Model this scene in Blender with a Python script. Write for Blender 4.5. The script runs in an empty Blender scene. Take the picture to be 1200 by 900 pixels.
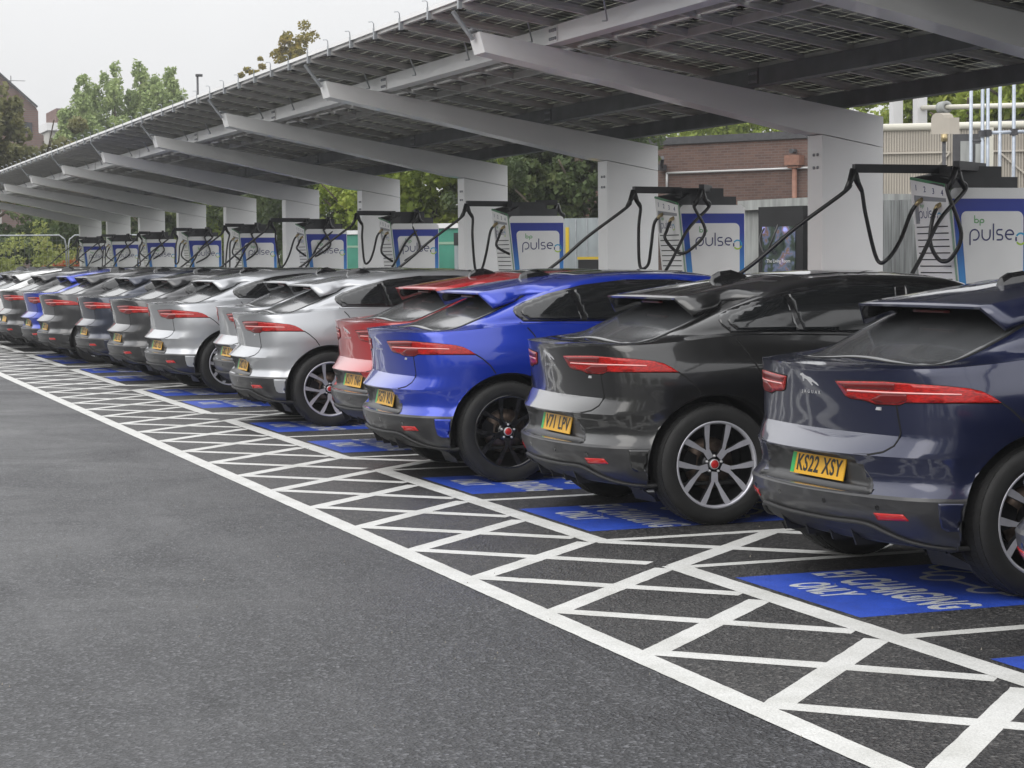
import bpy, bmesh, math, random
import numpy as np
from mathutils import Vector, Matrix
from mathutils.bvhtree import BVHTree
from mathutils import geometry as mgeo
random.seed(7)
rng = np.random.default_rng(7)
scene = bpy.context.scene
COL = scene.collection
R = math.radians

# ------------------------------------------------------------------ camera
# The row of bays runs along -X (away from the camera), the cars' noses point to +Y.
CAM_F, CAM_B, CAM_P, CAM_R, CAM_H = 2407.86, 0.3531, 0.0613, -0.0089, 1.6833   # focal (px of a 1200 wide frame), yaw, pitch, roll, height
_F = Vector((-math.cos(CAM_B)*math.cos(CAM_P), math.sin(CAM_B)*math.cos(CAM_P), -math.sin(CAM_P)))
_R = Vector((math.sin(CAM_B), math.cos(CAM_B), 0.0))
_D = _F.cross(_R)
_D = -_D if _D.z > 0 else _D
_RR = _R*math.cos(CAM_R) - _D*math.sin(CAM_R)
_DD = _R*math.sin(CAM_R) + _D*math.cos(CAM_R)
_F.normalize()
cam_data = bpy.data.cameras.new('camera')
cam_data.sensor_fit = 'HORIZONTAL'
cam_data.sensor_width = 36.0
cam_data.lens = 36.0*CAM_F/1200.0
cam_data.clip_start = 0.1
cam_data.clip_end = 2000.0
cam = bpy.data.objects.new('camera', cam_data)
COL.objects.link(cam)
mw = Matrix(((_RR.x, -_DD.x, -_F.x, 0.0), (_RR.y, -_DD.y, -_F.y, 0.0), (_RR.z, -_DD.z, -_F.z, CAM_H), (0, 0, 0, 1)))
cam.matrix_world = mw
scene.camera = cam

# ------------------------------------------------------------------ light
SUN_EL, SUN_ROT = R(34), R(150)
world = bpy.data.worlds.new('World')
scene.world = world
world.use_nodes = True
wt = world.node_tree
wt.nodes.clear()
wo = wt.nodes.new('ShaderNodeOutputWorld')
bg_sky = wt.nodes.new('ShaderNodeBackground')
bg_cloud = wt.nodes.new('ShaderNodeBackground')
mixs = wt.nodes.new('ShaderNodeMixShader')
sky = wt.nodes.new('ShaderNodeTexSky')
sky.sky_type = 'NISHITA'
sky.sun_disc = False
sky.sun_elevation = SUN_EL
sky.sun_rotation = SUN_ROT
sky.dust_density = 4.0
hs = wt.nodes.new('ShaderNodeHueSaturation')
hs.inputs['Saturation'].default_value = 0.35
wt.links.new(sky.outputs[0], hs.inputs['Color'])
wt.links.new(hs.outputs[0], bg_sky.inputs[0])
bg_sky.inputs[1].default_value = 0.05
# overcast: one even cloud sheet, brighter overhead than at the horizon all round
tc = wt.nodes.new('ShaderNodeTexCoord')
sp = wt.nodes.new('ShaderNodeSeparateXYZ')
wt.links.new(tc.outputs['Generated'], sp.inputs[0])
mr = wt.nodes.new('ShaderNodeFloatCurve')
cv = mr.mapping.curves[0]
mr.mapping.use_clip = False
cv.points[0].location = (0.0, 0.52); cv.points[1].location = (1.0, 1.45)
for x_, y_ in ((.14, .64), (.32, 1.02), (.60, 1.30)): cv.points.new(x_, y_)
mr.mapping.update()
wt.links.new(sp.outputs[2], mr.inputs['Value'])
cn = wt.nodes.new('ShaderNodeTexNoise')
cn.inputs['Scale'].default_value = 2.2
cn.inputs['Detail'].default_value = 4.0
wt.links.new(tc.outputs['Generated'], cn.inputs['Vector'])
mr2 = wt.nodes.new('ShaderNodeMapRange')
mr2.inputs['From Min'].default_value = 0.3
mr2.inputs['From Max'].default_value = 0.7
mr2.inputs['To Min'].default_value = 0.94
mr2.inputs['To Max'].default_value = 1.05
wt.links.new(cn.outputs[0], mr2.inputs['Value'])
mm = wt.nodes.new('ShaderNodeMath'); mm.operation = 'MULTIPLY'
wt.links.new(mr.outputs[0], mm.inputs[0]); wt.links.new(mr2.outputs[0], mm.inputs[1])
bg_cloud.inputs[0].default_value = (0.985, 0.99, 1.0, 1)
wt.links.new(mm.outputs[0], bg_cloud.inputs[1])
mixs.inputs[0].default_value = 0.9
wt.links.new(bg_sky.outputs[0], mixs.inputs[1]); wt.links.new(bg_cloud.outputs[0], mixs.inputs[2])
wt.links.new(mixs.outputs[0], wo.inputs[0])

sun_d = bpy.data.lights.new('sun', 'SUN')
sun_d.energy = 0.6
sun_d.angle = R(45)
sun_d.color = (1.0, 0.97, 0.92)
sun = bpy.data.objects.new('sun', sun_d)
COL.objects.link(sun)
# direction of the sun matches the sky texture (rotation measured from +Y towards +X)
sdir = Vector((math.sin(SUN_ROT)*math.cos(SUN_EL), math.cos(SUN_ROT)*math.cos(SUN_EL), math.sin(SUN_EL)))
sun.rotation_euler = sdir.to_track_quat('Z', 'Y').to_euler()
sun.location = sdir*60

scene.view_settings.view_transform = 'Standard'
scene.view_settings.look = 'None'
scene.view_settings.exposure = 0.66
scene.view_settings.gamma = 1.0
scene.render.engine = 'CYCLES'
scene.cycles.max_bounces = 7
scene.cycles.diffuse_bounces = 3
scene.cycles.glossy_bounces = 4
scene.cycles.transmission_bounces = 4
scene.cycles.transparent_max_bounces = 8

# ------------------------------------------------------------------ materials
def new_mat(name):
    m = bpy.data.materials.new(name); m.use_nodes = True
    return m, m.node_tree, m.node_tree.nodes['Principled BSDF']

def P(name, col, rough=0.5, metal=0.0, noise=0.0, nscale=8.0, bump=0.0, bscale=60.0, coat=0.0, spec=0.5, emis=None, estr=0.0, trans=0.0, stretch=None, ncol=None, rnoise=0.0):
    """procedural principled material: base colour varied by noise, bumped by a second noise"""
    m, nt, b = new_mat(name)
    N, Lk = nt.nodes, nt.links
    b.inputs['Base Color'].default_value = (*col, 1)
    b.inputs['Roughness'].default_value = rough
    b.inputs['Metallic'].default_value = metal
    b.inputs['Specular IOR Level'].default_value = spec
    b.inputs['Coat Weight'].default_value = coat
    b.inputs['Coat Roughness'].default_value = 0.04
    if trans: b.inputs['Transmission Weight'].default_value = trans
    if emis:
        b.inputs['Emission Color'].default_value = (*emis, 1); b.inputs['Emission Strength'].default_value = estr
    co = N.new('ShaderNodeTexCoord')
    src = co.outputs['Object']
    if stretch:
        mp = N.new('ShaderNodeMapping'); mp.inputs['Scale'].default_value = stretch
        Lk.new(src, mp.inputs[0]); src = mp.outputs[0]
    if noise > 0 or ncol:
        n = N.new('ShaderNodeTexNoise'); n.inputs['Scale'].default_value = nscale; n.inputs['Detail'].default_value = 6
        Lk.new(src, n.inputs['Vector'])
        rp = N.new('ShaderNodeValToRGB')
        a = [max(0, c*(1-noise)) for c in col]
        z = list(ncol) if ncol else [min(1, c*(1+noise)) for c in col]
        rp.color_ramp.elements[0].position = 0.32; rp.color_ramp.elements[1].position = 0.68
        rp.color_ramp.elements[0].color = (*a, 1); rp.color_ramp.elements[1].color = (*z, 1)
        Lk.new(n.outputs[0], rp.inputs[0]); Lk.new(rp.outputs[0], b.inputs['Base Color'])
        if rnoise:
            r2 = N.new('ShaderNodeMapRange'); r2.inputs['From Min'].default_value = .3; r2.inputs['From Max'].default_value = .7
            r2.inputs['To Min'].default_value = rough-rnoise; r2.inputs['To Max'].default_value = rough+rnoise
            Lk.new(n.outputs[0], r2.inputs['Value']); Lk.new(r2.outputs[0], b.inputs['Roughness'])
    if bump > 0:
        n2 = N.new('ShaderNodeTexNoise'); n2.inputs['Scale'].default_value = bscale; n2.inputs['Detail'].default_value = 4
        Lk.new(src, n2.inputs['Vector'])
        bp = N.new('ShaderNodeBump'); bp.inputs['Strength'].default_value = bump; bp.inputs['Distance'].default_value = 0.01
        Lk.new(n2.outputs[0], bp.inputs['Height']); Lk.new(bp.outputs[0], b.inputs['Normal'])
    return m

def asphalt(name, dark, light, worn, wamt=.5):
    """wet tarmac: stone-sized grain, patchy binder, worn sweeps where tyres turn"""
    m, nt, b = new_mat(name); N, Lk = nt.nodes, nt.links
    co = N.new('ShaderNodeTexCoord')
    def noise(sc, det=4, rough=.6, dist=0, vec=None):
        t = N.new('ShaderNodeTexNoise'); t.inputs['Scale'].default_value = sc; t.inputs['Detail'].default_value = det
        t.inputs['Roughness'].default_value = rough; t.inputs['Distortion'].default_value = dist
        Lk.new(vec or co.outputs['Object'], t.inputs['Vector']); return t
    def ramp(t, p0, p1, c0=(0, 0, 0, 1), c1=(1, 1, 1, 1)):
        r = N.new('ShaderNodeValToRGB'); e = r.color_ramp.elements
        e[0].position = p0; e[0].color = c0; e[1].position = p1; e[1].color = c1; Lk.new(t.outputs[0], r.inputs[0]); return r
    def mix(f, a_, b_, mode='MIX', fac=None):
        x = N.new('ShaderNodeMix'); x.data_type = 'RGBA'; x.blend_type = mode
        if fac is not None: x.inputs['Factor'].default_value = fac
        else: Lk.new(f.outputs[0], x.inputs['Factor'])
        for s_, v in ((6, a_), (7, b_)):
            if isinstance(v, tuple): x.inputs[s_].default_value = (*v, 1)
            else: Lk.new(v, x.inputs[s_])
        return x.outputs[2]
    vo = N.new('ShaderNodeTexVoronoi'); vo.inputs['Scale'].default_value = 78; Lk.new(co.outputs['Object'], vo.inputs['Vector'])
    hsv = N.new('ShaderNodeSeparateColor'); Lk.new(vo.outputs['Color'], hsv.inputs[0])
    st = N.new('ShaderNodeValToRGB'); e = st.color_ramp.elements
    e[0].position = .0; e[0].color = (*[c*.45 for c in dark], 1); e[1].position = 1.0; e[1].color = (*[c*1.9 for c in light], 1)
    k = e.new(.55); k.color = (*dark, 1); k = e.new(.88); k.color = (*light, 1)
    Lk.new(hsv.outputs[0], st.inputs[0])
    mid = noise(21, 6, .7)
    c1 = mix(ramp(mid, .36, .66), st.outputs[0], mix(None, st.outputs[0], (.45, .45, .46), 'MULTIPLY', 1.0))
    big = noise(.55, 6, .62, .8)
    c2 = mix(ramp(big, .40, .64), c1, mix(None, c1, (1.45, 1.44, 1.42), 'MULTIPLY', 1.0))
    mp = N.new('ShaderNodeMapping'); mp.inputs['Scale'].default_value = (.22, 1.5, 1); mp.inputs['Rotation'].default_value = (0, 0, .30); Lk.new(co.outputs['Object'], mp.inputs[0])
    sw = noise(1.2, 8, .68, .3, mp.outputs[0])
    swr = ramp(sw, .50, .74, (0, 0, 0, 1), (wamt, wamt, wamt, 1))
    c3 = mix(swr, c2, worn)
    sm = noise(2.1, 5, .6); smr = ramp(sm, .62, .78, (0, 0, 0, 1), (.55, .55, .55, 1))
    c4 = mix(smr, c3, tuple(c*.35 for c in dark))
    Lk.new(c4, b.inputs['Base Color'])
    rr = N.new('ShaderNodeMapRange'); rr.inputs['From Min'].default_value = .3; rr.inputs['From Max'].default_value = .7
    rr.inputs['To Min'].default_value = .34; rr.inputs['To Max'].default_value = .66
    Lk.new(big.outputs[0], rr.inputs['Value']); Lk.new(rr.outputs[0], b.inputs['Roughness'])
    bp = N.new('ShaderNodeBump'); bp.inputs['Strength'].default_value = .8; bp.inputs['Distance'].default_value = .006
    Lk.new(vo.outputs['Distance'], bp.inputs['Height'])
    bp2 = N.new('ShaderNodeBump'); bp2.inputs['Strength'].default_value = .5; bp2.inputs['Distance'].default_value = .01
    Lk.new(mid.outputs[0], bp2.inputs['Height']); Lk.new(bp.outputs[0], bp2.inputs['Normal']); Lk.new(bp2.outputs[0], b.inputs['Normal'])
    b.inputs['Specular IOR Level'].default_value = .45
    return m

M = {}
M['asphalt'] = asphalt('aisle_asphalt', (.020, .0205, .0235), (.058, .059, .064), (.085, .085, .089), .5)
M['asphalt_dark'] = asphalt('bay_asphalt', (.024, .0235, .024), (.058, .056, .054), (.065, .062, .058), .35)

def paint(name, col, wear):
    """road paint over stone: grain shows through, scuffed in patches, a few bare chips"""
    m, nt, b = new_mat(name); N, Lk = nt.nodes, nt.links
    co = N.new('ShaderNodeTexCoord')
    def nz(sc, det, rg):
        t = N.new('ShaderNodeTexNoise'); t.inputs['Scale'].default_value = sc; t.inputs['Detail'].default_value = det; t.inputs['Roughness'].default_value = rg
        Lk.new(co.outputs['Object'], t.inputs['Vector']); return t
    n = nz(110, 5, .7); n3 = nz(2.6, 6, .65); n4 = nz(26, 6, .75)
    rp = N.new('ShaderNodeValToRGB')
    rp.color_ramp.elements[0].position = .30; rp.color_ramp.elements[0].color = (*[c*wear*.82 for c in col], 1)
    rp.color_ramp.elements[1].position = .62; rp.color_ramp.elements[1].color = (*col, 1)
    Lk.new(n.outputs[0], rp.inputs[0])
    r2 = N.new('ShaderNodeValToRGB'); e = r2.color_ramp.elements
    e[0].position = .34; e[0].color = (wear, wear, wear*.98, 1); e[1].position = .58; e[1].color = (1, 1, 1, 1); Lk.new(n3.outputs[0], r2.inputs[0])
    mu = N.new('ShaderNodeMix'); mu.data_type = 'RGBA'; mu.blend_type = 'MULTIPLY'; mu.inputs['Factor'].default_value = 1
    Lk.new(rp.outputs[0], mu.inputs[6]); Lk.new(r2.outputs[0], mu.inputs[7])
    r4 = N.new('ShaderNodeValToRGB'); e = r4.color_ramp.elements
    e[0].position = .69; e[0].color = (0, 0, 0, 1); e[1].position = .73; e[1].color = (.8, .8, .8, 1); Lk.new(n4.outputs[0], r4.inputs[0])
    mx = N.new('ShaderNodeMix'); mx.data_type = 'RGBA'; mx.inputs[7].default_value = (.05, .05, .052, 1)
    Lk.new(r4.outputs[0], mx.inputs['Factor']); Lk.new(mu.outputs[2], mx.inputs[6]); Lk.new(mx.outputs[2], b.inputs['Base Color'])
    b.inputs['Roughness'].default_value = .5
    bp = N.new('ShaderNodeBump'); bp.inputs['Strength'].default_value = .5; bp.inputs['Distance'].default_value = .005
    Lk.new(n.outputs[0], bp.inputs['Height']); Lk.new(bp.outputs[0], b.inputs['Normal'])
    return m
M['line_white'] = paint('line_white', (.66, .66, .64), .82)
M['bay_blue'] = paint('bay_blue', (.022, .080, .52), .66)
M['bay_text'] = paint('bay_text', (.58, .60, .62), .72)

def car_paint(name, col, metal=.55, rough=.32):
    m, nt, b = new_mat(name); N, Lk = nt.nodes, nt.links
    b.inputs['Base Color'].default_value = (*col, 1)
    b.inputs['Metallic'].default_value = metal
    b.inputs['Roughness'].default_value = rough
    b.inputs['Coat Weight'].default_value = 1.0
    b.inputs['Coat Roughness'].default_value = .05
    co = N.new('ShaderNodeTexCoord')
    # rain drops standing on the lacquer
    v = N.new('ShaderNodeTexVoronoi'); v.inputs['Scale'].default_value = 85; v.inputs['Randomness'].default_value = 1
    Lk.new(co.outputs['Object'], v.inputs['Vector'])
    rp = N.new('ShaderNodeValToRGB')
    rp.color_ramp.elements[0].position = .02; rp.color_ramp.elements[0].color = (1, 1, 1, 1)
    rp.color_ramp.elements[1].position = .28; rp.color_ramp.elements[1].color = (0, 0, 0, 1)
    Lk.new(v.outputs['Distance'], rp.inputs[0])
    n = N.new('ShaderNodeTexNoise'); n.inputs['Scale'].default_value = 5; n.inputs['Detail'].default_value = 4
    Lk.new(co.outputs['Object'], n.inputs['Vector'])
    r2 = N.new('ShaderNodeValToRGB'); r2.color_ramp.elements[0].position = .42; r2.color_ramp.elements[1].position = .6
    Lk.new(n.outputs[0], r2.inputs[0])
    mu = N.new('ShaderNodeMath'); mu.operation = 'MULTIPLY'
    Lk.new(rp.outputs[0], mu.inputs[0]); Lk.new(r2.outputs[0], mu.inputs[1])
    bp = N.new('ShaderNodeBump'); bp.inputs['Strength'].default_value = .10; bp.inputs['Distance'].default_value = .0015
    Lk.new(mu.outputs[0], bp.inputs['Height']); Lk.new(bp.outputs[0], b.inputs['Coat Normal'])
    # road film: a little rougher in patches
    mrr = N.new('ShaderNodeMapRange'); mrr.inputs['To Min'].default_value = .02; mrr.inputs['To Max'].default_value = .06
    Lk.new(n.outputs[0], mrr.inputs['Value']); Lk.new(mrr.outputs[0], b.inputs['Coat Roughness'])
    return m
M['paint_navy'] = car_paint('paint_navy', (.009, .013, .045), .35, .28)
M['paint_black'] = car_paint('paint_black', (.006, .006, .0065), .1, .3)
M['paint_blue'] = car_paint('paint_blue', (.003, .032, .40), .40)
M['paint_red'] = car_paint('paint_red', (.40, .005, .009), .0)
M['paint_silver'] = car_paint('paint_silver', (.40, .41, .43), .6, .38)
M['paint_grey'] = car_paint('paint_grey', (.045, .045, .048), .5)
M['paint_slate'] = car_paint('paint_slate', (.020, .026, .048), .45)
M['paint_white'] = car_paint('paint_white', (.75, .75, .75), 0)
M['glass'] = P('tinted_glass', (.010, .011, .012), .07, spec=.6, coat=.5)
M['rear_glass'] = P('wet_rear_glass', (.055, .057, .060), .17, noise=.16, nscale=2.2, spec=.7, coat=.35, stretch=(2.0, .8, .8), bump=.05, bscale=40)
M['black_gloss'] = P('black_trim', (.010, .010, .011), .12, coat=.6)
M['black_matt'] = P('black_plastic', (.012, .012, .013), .55, noise=.2, nscale=30, bump=.05, bscale=300)
M['cladding'] = P('grey_cladding', (.026, .026, .028), .38, noise=.15, nscale=12, bump=.03, bscale=200, coat=.25)
M['gap'] = P('panel_gap', (.004, .004, .004), .9)
M['tyre'] = P('tyre_rubber', (.010, .010, .010), .72, noise=.3, nscale=14, bump=.08, bscale=120)
M['rim_silver'] = P('machined_alloy', (.52, .52, .57), .34, metal=.45, noise=.06, nscale=20, coat=.4)
M['rim_dark'] = P('dark_alloy', (.03, .03, .033), .35, metal=.6)
M['rim_black'] = P('gloss_black_alloy', (.012, .012, .013), .16, metal=.2, coat=.8)
M['disc'] = P('brake_disc', (.20, .15, .12), .45, metal=.9, noise=.4, nscale=25)
M['cap_red'] = P('cap_red', (.45, .02, .02), .3, noise=.2, nscale=60)
M['chrome'] = P('chrome', (.70, .70, .72), .3, metal=.5)
M['lamp'] = P('lamp_red', (.36, .008, .006), .3, coat=.35, spec=.3, noise=.45, nscale=45, stretch=(1, 1, 4))
M['lamp_dark'] = P('lamp_dark_red', (.14, .006, .006), .3, coat=.3, spec=.3)
M['lamp_strip'] = P('lamp_strip', (.85, .42, .40), .25, coat=.5)
M['reflector'] = P('reflector_red', (.50, .012, .012), .2, coat=.6)
M['plate'] = P('plate_yellow', (.90, .48, .02), .35, noise=.06, nscale=10)
M['plate_green'] = P('plate_green', (.03, .48, .12), .35)
M['plate_black'] = P('plate_black', (.01, .01, .01), .4)
M['headlamp'] = P('headlamp', (.5, .52, .55), .1, coat=1.0)

# ------------------------------------------------------------------ helpers
class MB:
    """collects faces; build() links them as ONE mesh object"""
    def __init__(s): s.v = []; s.f = []; s.m = []; s.sm = []
    def add(s, verts, faces, mi=0, smooth=False):
        b = len(s.v); s.v.extend([tuple(v) for v in verts])
        for f in faces: s.f.append([b+i for i in f]); s.m.append(mi); s.sm.append(smooth)
    def box(s, x0, x1, y0, y1, z0, z1, mi=0):
        v = [(x, y, z) for z in (z0, z1) for y in (y0, y1) for x in (x0, x1)]
        s.add(v, [(0, 2, 3, 1), (4, 5, 7, 6), (0, 1, 5, 4), (2, 6, 7, 3), (0, 4, 6, 2), (1, 3, 7, 5)], mi)
    def beam(s, a, b, w, h, mi=0, up=(0, 0, 1)):
        """box bar from a to b, w across, h in the up direction"""
        a = Vector(a); b = Vector(b); d = (b-a).normalized(); u = Vector(up)
        sd = d.cross(u).normalized(); u = sd.cross(d).normalized()
        v = []
        for p in (a, b):
            for i, j in ((-1, -1), (1, -1), (1, 1), (-1, 1)): v.append(p + sd*(i*w/2) + u*(j*h/2))
        s.add(v, [(0, 1, 2, 3), (7, 6, 5, 4), (0, 4, 5, 1), (1, 5, 6, 2), (2, 6, 7, 3), (3, 7, 4, 0)], mi)
    def tube(s, pts, r, n=8, mi=0, cap=True):
        pts = [Vector(p) for p in pts]; b = len(s.v); prev = None
        for i, p in enumerate(pts):
            t = (pts[min(i+1, len(pts)-1)] - pts[max(i-1, 0)])
            t = t.normalized() if t.length > 1e-9 else Vector((0, 0, 1))
            if prev is None:
                a = Vector((0, 0, 1)) if abs(t.z) < .9 else Vector((1, 0, 0)); nx = t.cross(a).normalized()
            else:
                nx = (prev - t*prev.dot(t)).normalized()
            prev = nx; ny = t.cross(nx)
            rr = r[i] if isinstance(r, (list, tuple)) else r
            for k in range(n):
                an = 2*math.pi*k/n; s.v.append(tuple(p + nx*(rr*math.cos(an)) + ny*(rr*math.sin(an))))
        for i in range(len(pts)-1):
            for k in range(n):
                s.f.append([b+i*n+k, b+i*n+(k+1) % n, b+(i+1)*n+(k+1) % n, b+(i+1)*n+k]); s.m.append(mi); s.sm.append(True)
        if cap:
            s.f.append([b+k for k in range(n)][::-1]); s.m.append(mi); s.sm.append(False)
            s.f.append([b+(len(pts)-1)*n+k for k in range(n)]); s.m.append(mi); s.sm.append(False)
    def prism(s, poly, mapf, a, b, mi=0, mi_side=None, mi_b=None):
        """closed 2D polygon extruded from a to b; mapf(u, v, t) -> xyz"""
        n = len(poly)
        va = [mapf(u, v, a) for u, v in poly]; vb = [mapf(u, v, b) for u, v in poly]
        base = len(s.v); s.v.extend([tuple(x) for x in va+vb])
        s.f.append([base+i for i in range(n)]); s.m.append(mi); s.sm.append(False)
        s.f.append([base+n+i for i in range(n)][::-1]); s.m.append(mi if mi_b is None else mi_b); s.sm.append(False)
        for i in range(n):
            j = (i+1) % n
            s.f.append([base+i, base+n+i, base+n+j, base+j]); s.m.append(mi if mi_side is None else mi_side); s.sm.append(False)
    def lathe(s, prof, n, mapf, mi=0, closed=False, smooth=True):
        """profile of (r, t) swept round; mapf(c, s, t) with c, s = r cos, r sin"""
        b = len(s.v); m = len(prof)
        for k in range(n):
            an = 2*math.pi*k/n
            for r, t in prof: s.v.append(tuple(mapf(r*math.cos(an), r*math.sin(an), t)))
        for k in range(n):
            k2 = (k+1) % n
            for i in range(m if closed else m-1):
                i2 = (i+1) % m
                s.f.append([b+k*m+i, b+k*m+i2, b+k2*m+i2, b+k2*m+i]); s.m.append(mi); s.sm.append(smooth)
    def mesh(s, name, mats):
        me = bpy.data.meshes.new(name)
        me.from_pydata(s.v, [], s.f)
        for m in (mats if isinstance(mats, (list, tuple)) else [mats]): me.materials.append(m)
        me.polygons.foreach_set('material_index', s.m)
        me.polygons.foreach_set('use_smooth', s.sm)
        me.update()
        bm = bmesh.new(); bm.from_mesh(me); bmesh.ops.recalc_face_normals(bm, faces=bm.faces); bm.to_mesh(me); bm.free()
        return me
    def build(s, name, mats, parent=None, **tags):
        o = bpy.data.objects.new(name, s.mesh(name, mats)); COL.objects.link(o)
        if parent is not None: o.parent = parent
        for k, v in tags.items(): o[k] = v
        return o

def link(name, me, parent=None, loc=None):
    o = bpy.data.objects.new(name, me); COL.objects.link(o)
    if parent is not None: o.parent = parent
    if loc is not None: o.location = loc
    return o
def empty(name, loc=(0, 0, 0), rz=0.0):
    o = bpy.data.objects.new(name, None); COL.objects.link(o)
    o.empty_display_size = .2; o.location = loc; o.rotation_euler = (0, 0, rz)
    return o
def tag(o, label=None, category=None, group=None, kind=None):
    if label: o['label'] = label
    if category: o['category'] = category
    if group: o['group'] = group
    if kind: o['kind'] = kind
    return o
def copy_tree(o, parent=None):
    c = o.copy(); COL.objects.link(c); c.parent = parent
    for ch in o.children: copy_tree(ch, c)
    return c
def W(L, Y, Z=0.0): return (-L, Y, Z)

_fonts = {}
def text_mesh(txt, size, mat, depth=0.0, align='CENTER', xscale=1.0, space=1.0, bold=0.0):
    cu = bpy.data.curves.new('lettering', 'FONT')
    cu.body = txt; cu.size = size; cu.align_x = align; cu.align_y = 'CENTER'; cu.extrude = depth; cu.resolution_u = 3
    cu.space_character = space; cu.offset = bold
    o = bpy.data.objects.new('lettering', cu); COL.objects.link(o)
    dg = bpy.context.evaluated_depsgraph_get()
    me = bpy.data.meshes.new_from_object(o.evaluated_get(dg))
    bpy.data.objects.remove(o); bpy.data.curves.remove(cu)
    me.transform(Matrix.Diagonal((xscale, 1, 1, 1)))
    me.materials.clear(); me.materials.append(mat)
    me.name = 'lettering'
    return me
def text_obj(name, txt, size, mat, mw, parent=None, depth=0.0015, align='CENTER', xscale=1.0, space=1.0, bold=0.0):
    me = text_mesh(txt, size, mat, depth, align, xscale, space, bold)
    me.transform(mw)
    return link(name, me, parent)

def ribbon(mb, pts, w, z, mapf, mi=0, th=0.0):
    """flat stroke of width w along 2D points"""
    n = len(pts)
    L_, R_ = [], []
    for i, p in enumerate(pts):
        a = pts[max(i-1, 0)]; b = pts[min(i+1, n-1)]
        dx, dy = b[0]-a[0], b[1]-a[1]; l = math.hypot(dx, dy) or 1
        nx, ny = -dy/l*w/2, dx/l*w/2
        L_.append((p[0]+nx, p[1]+ny)); R_.append((p[0]-nx, p[1]-ny))
    base = len(mb.v)
    for (a, b) in zip(L_, R_): mb.v.append(tuple(mapf(a[0], a[1], z))); mb.v.append(tuple(mapf(b[0], b[1], z)))
    for i in range(n-1):
        mb.f.append([base+2*i, base+2*i+1, base+2*i+3, base+2*i+2]); mb.m.append(mi); mb.sm.append(False)
def arc(cx, cy, r, a0, a1, n=14, ry=None):
    ry = ry or r
    return [(cx+r*math.cos(math.radians(a0+(a1-a0)*i/n)), cy+ry*math.sin(math.radians(a0+(a1-a0)*i/n))) for i in range(n+1)]

# ------------------------------------------------------------------ ground and markings
g = MB(); S_ = 900
g.add([(-S_, -S_, 0), (S_, -S_, 0), (S_, S_, 0), (-S_, S_, 0)], [(0, 1, 2, 3)])
ground = g.build('ground', M['asphalt'], kind='structure')
g = MB()
g.add([W(2, 3.46, .0008), W(74, 3.46, .0008), W(74, 12.6, .0008), W(2, 12.6, .0008)], [(0, 1, 2, 3)])
bays = g.build('bay_surface', M['asphalt_dark'], kind='structure')

marks = empty('road_markings'); tag(marks, kind='structure')
Y_OUT, Y_IN = 3.46, 4.66
def stroke(a, b, w, z, name='painted_line', par=None, ext=0.0):
    """painted line on the ground from (L, Y) to (L, Y), with slightly irregular edges"""
    a = np.array(a, float); b = np.array(b, float); d = b-a; l = np.hypot(*d); d /= l
    nrm = np.array([-d[1], d[0]])
    k = max(2, int(l/.06)); k = min(k, 230)
    mb = MB(); vs = []
    for i in range(k+1):
        p = a+d*(l*i/k); j1, j2 = rng.normal(0, .0012, 2)
        vs.append(W(*(p+nrm*(w/2+j1)), z)); vs.append(W(*(p-nrm*(w/2+j2)), z))
    mb.add(vs, [(2*i, 2*i+1, 2*i+3, 2*i+2) for i in range(k)])
    return mb.build(name, M['line_white'], par or marks)
Z_LINE = [.0016]
def zl():
    # no two strokes share a plane where they cross
    Z_LINE[0] += .00006
    if Z_LINE[0] > .0028: Z_LINE[0] = .0016
    return Z_LINE[0]
stroke((1.0, Y_OUT), (14, Y_OUT), .13, .0030); stroke((14, Y_OUT), (74, Y_OUT), .13, .0030)
PER = 5.6
NODE0, NODE = 6.80, 1.12
for k in range(-2, 59):
    n0 = NODE0 + NODE*k
    if n0 < 3: continue
    stroke((n0-.02, Y_OUT+.07), (n0+1.02, Y_IN-.08), .12, zl())          # rising strokes
    stroke((n0+.02, Y_OUT+.07), (n0-1.02, Y_IN-.08), .12, zl())
for p in range(-1, 11):
    b0 = 5.6 + PER*p            # far edge of the walkway, bays at b0..b0+2.22..b0+4.46
    la, lb, lc = b0, b0+2.22, b0+4.46
    if lc < 3: continue
    stroke((la-.06, Y_IN), (lc+.06, Y_IN), .145, .0032)
    for l_ in (la, lb, lc): stroke((l_, Y_IN+.05), (l_, 9.3), .09, zl())
    # hatched walkway between this pair and the next, lc .. lc+1.14
    w0, w1 = lc+.04, lc+1.10
    for q in range(4):
        y0 = Y_IN + q*1.14
        stroke((w0, y0), (w1, y0+1.14), .12, zl()); stroke((w1, y0), (w0, y0+1.14), .12, zl())

def icon_strokes():
    """an electric car drawn in outline with its cable: (polyline, closed)"""
    s = []
    s.append(arc(.30, .10, .085, 0, 360, 20)); s.append(arc(.74, .10, .085, 0, 360, 20))
    s.append([(.12, .10), (.215, .10)]); s.append([(.385, .10), (.655, .10)]); s.append([(.825, .10), (.93, .10)])
    s.append([(.12, .10), (.12, .24), (.22, .29), (.33, .42), (.44, .46), (.64, .46), (.74, .40), (.82, .30), (.91, .27), (.95, .20), (.93, .10)])
    s.append([(.33, .40), (.40, .30), (.72, .29)])
    s.append([(.12, .20), (.02, .20)] + arc(.02, .30, .10, 270, 180, 8) + arc(0.02, .47, .10, 180, 90, 8) + [(.10, .57), (.16, .57)])
    s.append([(.16, .52), (.16, .62), (.24, .62), (.24, .52), (.16, .52)]); s.append([(.24, .545), (.28, .545)]); s.append([(.24, .595), (.28, .595)])
    return s
icon = icon_strokes()
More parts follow.
